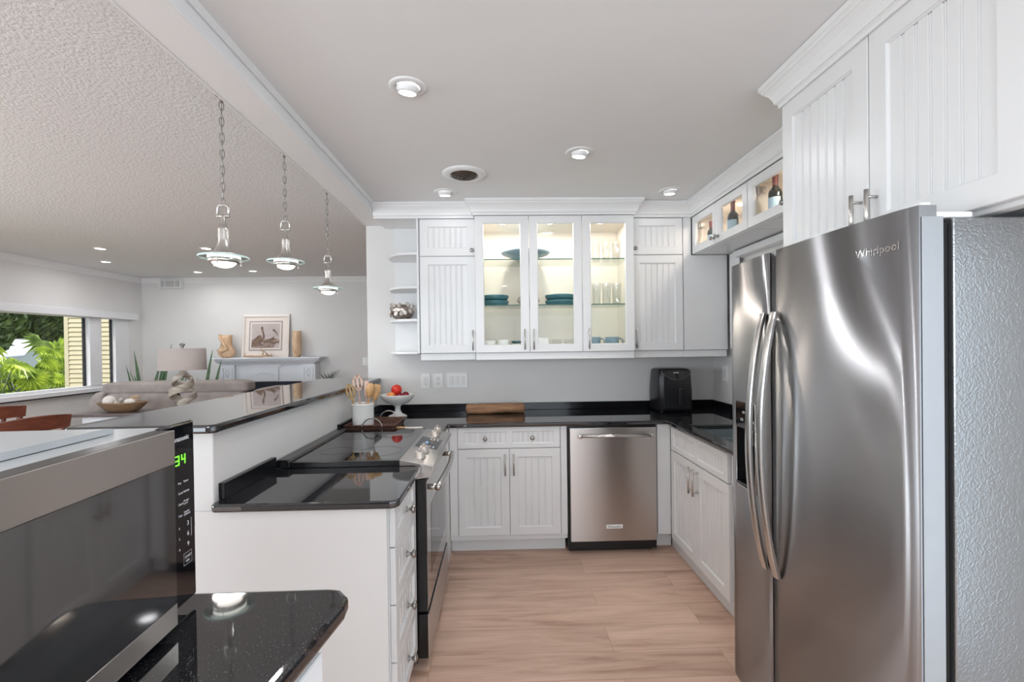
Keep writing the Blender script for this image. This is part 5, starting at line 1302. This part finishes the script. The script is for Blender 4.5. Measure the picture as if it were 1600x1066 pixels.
# console table behind the sofa
t = thing('console_table', 'long console table with a dark wood top and white base behind the sofa', 'table', (-3.4, 4.92, 0))
KZ = 0.80
part('table_top', B(-4.33, -2.55, 4.76, 5.12, KZ-0.032, KZ), 'console_top', t, bevel=0.006)
part('apron', B(-4.24, -2.64, 4.80, 5.08, KZ-0.17, KZ-0.0325), 'mantel_paint', t, bevel=0.002)
for x in (-4.24, -2.70):
    for y in (4.80, 5.02): part('leg', B(x-0.004, x+0.06, y-0.004, y+0.064, 0, KZ-0.0325), 'mantel_paint', t, bevel=0.003)
for x0, x1 in ((-4.14, -3.50), (-3.44, -2.76)):
    d = part('drawer', B(x0, x1, 4.789, 4.7995, KZ-0.150, KZ-0.048), 'mantel_paint', t, bevel=0.003)
    part('knob', MB().sphere(((x0+x1)/2+0.0, 4.781, KZ-0.10), 0.014), 'brushed_nickel', d)

# table lamp
lx, ly = -3.325, 4.93
t = thing('table_lamp', 'table lamp with a twisted driftwood base and a grey linen drum shade', 'lamp', (lx, ly, KZ))
m = MB(); m.smooth = True; m.lathe([(0, 0), (0.10, 0), (0.10, 0.012), (0, 0.012)], (lx, ly, KZ), 32, sy=0.8); part('foot', m, 'black_enamel', t)
for ph in (0.4, PI+0.4):
    pts = []; n = 60
    for i in range(n+1):
        s = i/n; a = ph+s*2*PI*1.35; r = 0.022+0.115*math.sin(PI*min(1, s*0.98+0.01))**1.1*(1-0.25*s)
        pts.append((lx+r*math.cos(a), ly+r*0.8*math.sin(a), KZ+0.02+0.40*s))
    m = MB(); vs = []
    for i, p in enumerate(pts):
        s = i/n; hw = 0.024+0.012*math.sin(PI*s); th = 0.010
        c = Vector((lx, ly, p[2])); rad = (Vector(p)-c); rad = rad.normalized() if rad.length > 1e-5 else Vector((1, 0, 0))
        tg = (Vector(pts[min(i+1, n)])-Vector(pts[max(i-1, 0)])).normalized(); wd = rad.cross(tg).normalized()
        for a_, b_ in ((-1, -1), (1, -1), (1, 1), (-1, 1)): q = Vector(p)+wd*hw*a_+rad*th*b_; vs.append(tuple(q))
    fs = [(i*4+k, i*4+(k+1) % 4, (i+1)*4+(k+1) % 4, (i+1)*4+k) for i in range(n) for k in range(4)]+[(0, 1, 2, 3), (n*4+3, n*4+2, n*4+1, n*4)]
    m.add(vs, fs, True); part('twisted_strand', m, 'driftwood_grey', t, bevel=0.004)
m = MB(); m.cyl((lx, ly, KZ+0.41), 0.012, 0.26); part('rod', m, 'pewter', t)
m = MB(); m.smooth = True; m.lathe([(0.232, 0), (0.228, 0.228), (0.225, 0.228), (0.229, 0)], (lx, ly, KZ+0.425), 64, sy=0.7); sh = part('lamp_shade', m, 'shade_linen', t)
m = MB(); m.smooth = True; m.lathe([(0.2335, 0), (0.2335, 0.008), (0.2318, 0.008)], (lx, ly, KZ+0.425), 64, sy=0.7); part('shade_trim', m, 'shade_linen', sh)
m = MB(); m.box(lx-0.225, lx+0.225, ly-0.003, ly+0.003, KZ+0.640, KZ+0.646); part('spider', m, 'pewter', sh)
m = MB(); m.smooth = True; m.sphere((lx, ly, KZ+0.676), 0.016); m.sphere((lx-0.016, ly, KZ+0.693), 0.013); m.sphere((lx+0.017, ly, KZ+0.693), 0.013); m.sphere((lx, ly-0.01, KZ+0.704), 0.008); part('finial', m, 'pewter', t)

# dough bowl with shells
bx, by = -3.945, 4.93
t = thing('dough_bowl', 'long carved wooden dough bowl on the console table behind the sofa', 'bowl', (bx, by, KZ))
m = MB(); m.smooth = True; m.lathe([(0, 0), (0.13, 0), (0.17, 0.02), (0.245, 0.092), (0.252, 0.100), (0.236, 0.100), (0.16, 0.035), (0, 0.022)], (bx, by, KZ+0.0005), 48, sy=0.55)
part('bowl_body', m, 'log_wood_pale', t)
rnd = random.Random(21)
solo('shell_ball', MB().sphere((bx-0.135, by, KZ+0.110), 0.062, 24, 16, (1, 0.9, 0.95)), 'shell_white', 'large white round shell ball at the left end of the dough bowl', 'shell')
lab = ['small brown and white shell left of centre in the dough bowl', 'tiny dark speckled shell in the dough bowl beside the white ball', 'middle speckled shell heaped in the dough bowl', 'small pale shell on top of the heap in the dough bowl', 'little speckled shell right of centre in the dough bowl']
for k, (dx, dz, r) in enumerate(((-0.055, 0.085, 0.030), (-0.070, 0.115, 0.018), (-0.01, 0.095, 0.034), (0.005, 0.125, 0.022), (0.045, 0.085, 0.030))):
    m = MB(); m.smooth = True
    m.lathe([(0, -r), (r*0.5, -r*0.8), (r, -r*0.1), (r*0.75, r*0.3), (r*0.8, r*0.45), (r*0.4, r*0.8), (0, r*1.5)], (bx+dx, by-0.02, KZ+dz), 14); solo('sea_shell', m, 'shell_pattern', lab[k], 'shell')
m = MB(); m.sphere((bx+0.085, by-0.01, KZ+0.105), 0.045, 20, 12, (1.3, 0.9, 0.7)); solo('sea_shell', m, 'shell_white', 'large pinkish shell at the right of the dough bowl', 'shell')
m = MB(); m.tube([(bx+0.06, by+0.02, KZ+0.135), (bx+0.11, by, KZ+0.148), (bx+0.15, by-0.01, KZ+0.160), (bx+0.185, by, KZ+0.150)], [0.008, 0.014, 0.012, 0.005], 8); m.tube([(bx+0.10, by, KZ+0.13), (bx+0.175, by, KZ+0.125)], [0.010, 0.006], 8)
solo('driftwood_piece', m, 'driftwood', 'reddish driftwood stick lying on the shells at the right of the dough bowl', 'driftwood')

# dining chairs
def dining_chair():
    t = thing('dining_chair', '', 'chair', (0, 0, 0))
    # seat faces +y (local), back at y = 0
    m = cushion(-0.22, 0.22, 0.02, 0.46, 0.43, 0.49, 0.02); part('seat', m, 'chair_fabric', t)
    m = MB(); m.box(-0.225, 0.225, 0.0, 0.46, 0.37, 0.43); part('seat_frame', m, 'mahogany', t, bevel=0.004)
    for x in (-0.205, 0.205):
        part('leg', MB().prism([(x-0.02, 0.42), (x+0.02, 0.42), (x+0.02, 0.46), (x-0.02, 0.46)], 0, 0.37), 'mahogany', t, bevel=0.003)
        pts = [(x, 0.03, 0.0), (x, 0.02, 0.20), (x, 0.02, 0.43), (x, 0.0, 0.60), (x, -0.05, 0.80), (x, -0.10, 0.955)]
        m = MB(); m.tube(pts, [0.022, 0.024, 0.026, 0.025, 0.023, 0.018], 8, up=(1, 0, 0)); part('back_post', m, 'mahogany', t)
    m = MB(); vs = []; n = 12
    for i in range(n+1):
        s = -1+2*i/n; x = 0.235*s; yb = -0.095+0.03*(s*s)-0.03
        top = 0.985-0.018*s*s; bot = 0.875
        vs += [(x, yb, bot), (x, yb-0.02, top), (x, yb+0.004, top+0.004), (x, yb+0.026, bot)]
    m.add(vs, [(i*4+k, i*4+(k+1) % 4, (i+1)*4+(k+1) % 4, (i+1)*4+k) for i in range(n) for k in range(4)]+[(0, 1, 2, 3), (n*4+3, n*4+2, n*4+1, n*4)], False)
    part('crest_rail', m, 'mahogany', t, bevel=0.004)
    for x in (-0.10, 0.0, 0.10):
        m = MB(); m.tube([(x, 0.01, 0.43), (x, -0.01, 0.62), (x, -0.055, 0.80), (x, -0.09, 0.89)], 0.016, 8, flat=0.5, up=(1, 0, 0)); part('splat', m, 'mahogany', t)
    return t
c0 = dining_chair()
c0['label'] = 'dark mahogany dining chair at the left edge, its top rail nearest the window'; 
c1 = dup(c0, (-3.375, 3.35, 0), math.radians(81), 'mahogany dining chair whose slanting top rail shows just above the microwave')
c0.location = (-4.343, 3.983, 0); c0.rotation_euler = (0, 0, math.radians(66.7))

# ------------------------------------------------------------------ outside the window
struct('ground', MB().prism([(-5.42, -0.6), (-5.42, -0.30), (-6.4, -0.30), (-7.4, 0.0), (-9.3, 0.20), (-22, 0.20), (-22, -0.6)], -6, 22, 'y'), 'lawn')
t = thing('siding_wall', 'cream horizontal lap siding wall of the house wing outside the window', 'siding', (-5.9, 7.0, 0))
m = MB()
nb = 44
for k in range(nb):
    z = -0.25+k*0.068; m.add([(-6.34, 6.985, z), (-5.42, 6.985, z), (-5.42, 6.966, z), (-6.34, 6.966, z), (-6.34, 6.985, z+0.0679), (-5.42, 6.985, z+0.0679), (-5.42, 6.984, z+0.0679), (-6.34, 6.984, z+0.0679)],
          [(0, 3, 2, 1), (4, 5, 6, 7), (3, 0, 4, 7), (1, 2, 6, 5), (2, 3, 7, 6), (0, 1, 5, 4)])
part('boards', m, 'siding_paint', t)
part('sheathing', B(-6.335, -5.42, 6.9855, 7.10, -0.28, 2.75), 'siding_paint', t)
part('corner_post', B(-6.40, -6.342, 6.965, 7.10, -0.28, 2.75), 'siding_paint', t)
# hedge: hundreds of small leaves on branches
def leaf_cloud(m, c, rad, n, size, rnd, tilt=0.9):
    for _ in range(n):
        while True:
            p = Vector((rnd.uniform(-1, 1), rnd.uniform(-1, 1), rnd.uniform(-1, 1)))
            if 0.35 < p.length < 1: break
        p = Vector((c[0]+p.x*rad[0], c[1]+p.y*rad[1], c[2]+p.z*rad[2]))
        q = Vector((rnd.gauss(0, 1), rnd.gauss(0, 1), rnd.gauss(0, 1)*0.6)).normalized()
        u = q.orthogonal().normalized(); v = q.cross(u); s = size*rnd.uniform(0.7, 1.3)
        a = [p-u*s, p+v*s*0.35, p+u*s, p-v*s*0.35]
        m.add([tuple(x) for x in a], [(0, 1, 2, 3)])
rnd = random.Random(2)
def shrub(name, label, c, rad, n, size, mat, group=None):
    gz = 0.20 if c[0] < -9 else -0.30
    t = thing(name, label, 'shrub', (c[0], c[1], gz), group)
    m = MB(); leaf_cloud(m, c, rad, n, size, rnd); part('foliage', m, mat, t, recalc=False)
    m = MB()
    for k in range(6):
        a = k*1.05; m.tube([(c[0], c[1], gz-0.02), (c[0]+0.2*rad[0]*math.cos(a), c[1]+0.2*rad[1]*math.sin(a), (c[2]-0.3)*0.5), (c[0]+0.5*rad[0]*math.cos(a), c[1]+0.5*rad[1]*math.sin(a), c[2]+0.3*rad[2])], [0.05, 0.035, 0.015], 6)
    part('branches', m, 'bark', t)
HL = ['tall dark green tree hedge at the left edge of the window', 'tall dark green hedge in the middle of the window view', 'tall dark green hedge beside the siding wall', 'tall hedge hidden farthest back behind the siding wall']
for i, (x, y) in enumerate(((-11.0, 9.7), (-11.0, 12.3), (-11.0, 14.9), (-11.0, 7.1))):
    shrub('tall_hedge', HL[i], (x, y, 3.00), (1.0, 1.20, 1.90), 9000, 0.10, 'hedge_leaf', 'hedge trees beyond the window')
shrub('far_hedge', 'dense hedge in the distance behind the white car', (-18.5, 19.5, 2.3), (1.2, 4.6, 2.2), 9000, 0.20, 'hedge_leaf')
def palmate(name, label, c, n, L_, mat, h0, group, seed):
    """philodendron: lobed leaves on long stalks"""
    r = random.Random(seed); gz = 0.0-(c[0]+7.4)*0.105
    t = thing(name, label, 'plant', (c[0], c[1], gz), group)
    for k in range(n):
        az = 2*PI*k/n+r.uniform(-.3, .3); h = h0*r.uniform(0.55, 1.0); o = L_*r.uniform(0.5, 1.0)
        tip = Vector((c[0]+o*math.cos(az), c[1]+o*math.sin(az), gz+h)); base = Vector((c[0]+0.05*math.cos(az), c[1]+0.05*math.sin(az), gz-0.02))
        midp = (base+tip)/2+Vector((0, 0, 0.18*h))
        m = MB(); m.tube([tuple(base), tuple(midp), tuple(tip)], [0.014, 0.010, 0.007], 6); st = part('stalk', m, 'stem_green', t)
        up = Vector((0.75+r.uniform(-.35, .35), -0.35+r.uniform(-.5, .5), 0.55+r.uniform(-.3, .3))).normalized()
        d = Vector((0.3*math.cos(az), math.sin(az), -0.5)); d = (d-up*d.dot(up)).normalized(); s = d.cross(up)
        m = MB(); ls = 0.42*r.uniform(0.8, 1.15)
        for j in range(-6, 7):
            a = j*0.30; dd = (d*math.cos(a)+s*math.sin(a)); ss = dd.cross(up).normalized(); ln = ls*(1-0.06*abs(j))*0.85; wv = 0.034
            p0 = tip; p1 = tip+dd*ln*0.5+ss*wv+up*0.02; p2 = tip+dd*ln-up*0.06; p3 = tip+dd*ln*0.5-ss*wv+up*0.02
            m.add([tuple(p0), tuple(p1), tuple(p2), tuple(p3)], [(0, 1, 2), (0, 2, 3)])
        part('leaf_blade', m, mat, st, recalc=False)
palmate('philodendron', 'bright yellow green philodendron with split leaves in the middle of the window', (-8.1, 8.15), 17, 0.62, 'bush_leaf', 1.50, 'leafy plants outside the window', 1)
palmate('philodendron', 'bright split leaf philodendron at the left edge of the window', (-7.3, 6.75), 14, 0.60, 'bush_leaf', 1.30, 'leafy plants outside the window', 2)
palmate('philodendron', 'green philodendron just left of the siding wall', (-8.4, 9.50), 15, 0.62, 'fern_leaf', 1.55, 'leafy plants outside the window', 3)
shrub('low_shrub', 'low green shrub under the window at its left end', (-6.6, 5.85, 0.30), (0.25, 0.42, 0.55), 750, 0.06, 'fern_leaf', 'low shrubs outside the window')
shrub('low_shrub', 'low green shrub under the window below the bright philodendron', (-6.95, 7.75, 0.40), (0.28, 0.36, 0.55), 750, 0.06, 'fern_leaf', 'low shrubs outside the window')
# parked car
t = thing('car', 'white car parked beyond the plants outside the window', 'car', (-14.1, 13.9, 0.2))
dzc = 0.50; dyc = 3.3
cyy = [(a+dyc, b_+dzc) for a, b_ in [(8.9, 0.02), (8.9, 0.62), (9.2, 0.80), (10.0, 0.86), (10.45, 1.28), (11.6, 1.34), (12.4, 0.95), (13.2, 0.86), (13.3, 0.55), (13.3, 0.02)]]
part('body', MB().prism(cyy, -15.0, -13.32, 'x'), 'car_white', t, bevel=0.08, bseg=3)
part('side_window', MB().prism([(a+dyc, b_+dzc) for a, b_ in [(10.32, 0.90), (10.62, 1.22), (11.55, 1.27), (12.1, 0.93)]], -13.318, -13.30, 'x'), 'car_window', t)
for y in (13.05, 15.7):
    m = MB(); m.smooth = True; m.lathe([(0, 0), (0.33, 0), (0.35, 0.03), (0.35, 0.19), (0.33, 0.22), (0, 0.22)], (-13.53, y, 0.55), 32, axis='x'); wh = part('wheel', m, 'tyre', t)
    m = MB(); m.smooth = True; m.lathe([(0, 0.0), (0.10, 0.0), (0.21, 0.012), (0.22, 0)], (-13.308, y, 0.55), 28, axis='x'); part('hub_cap', m, 'hub_metal', wh)
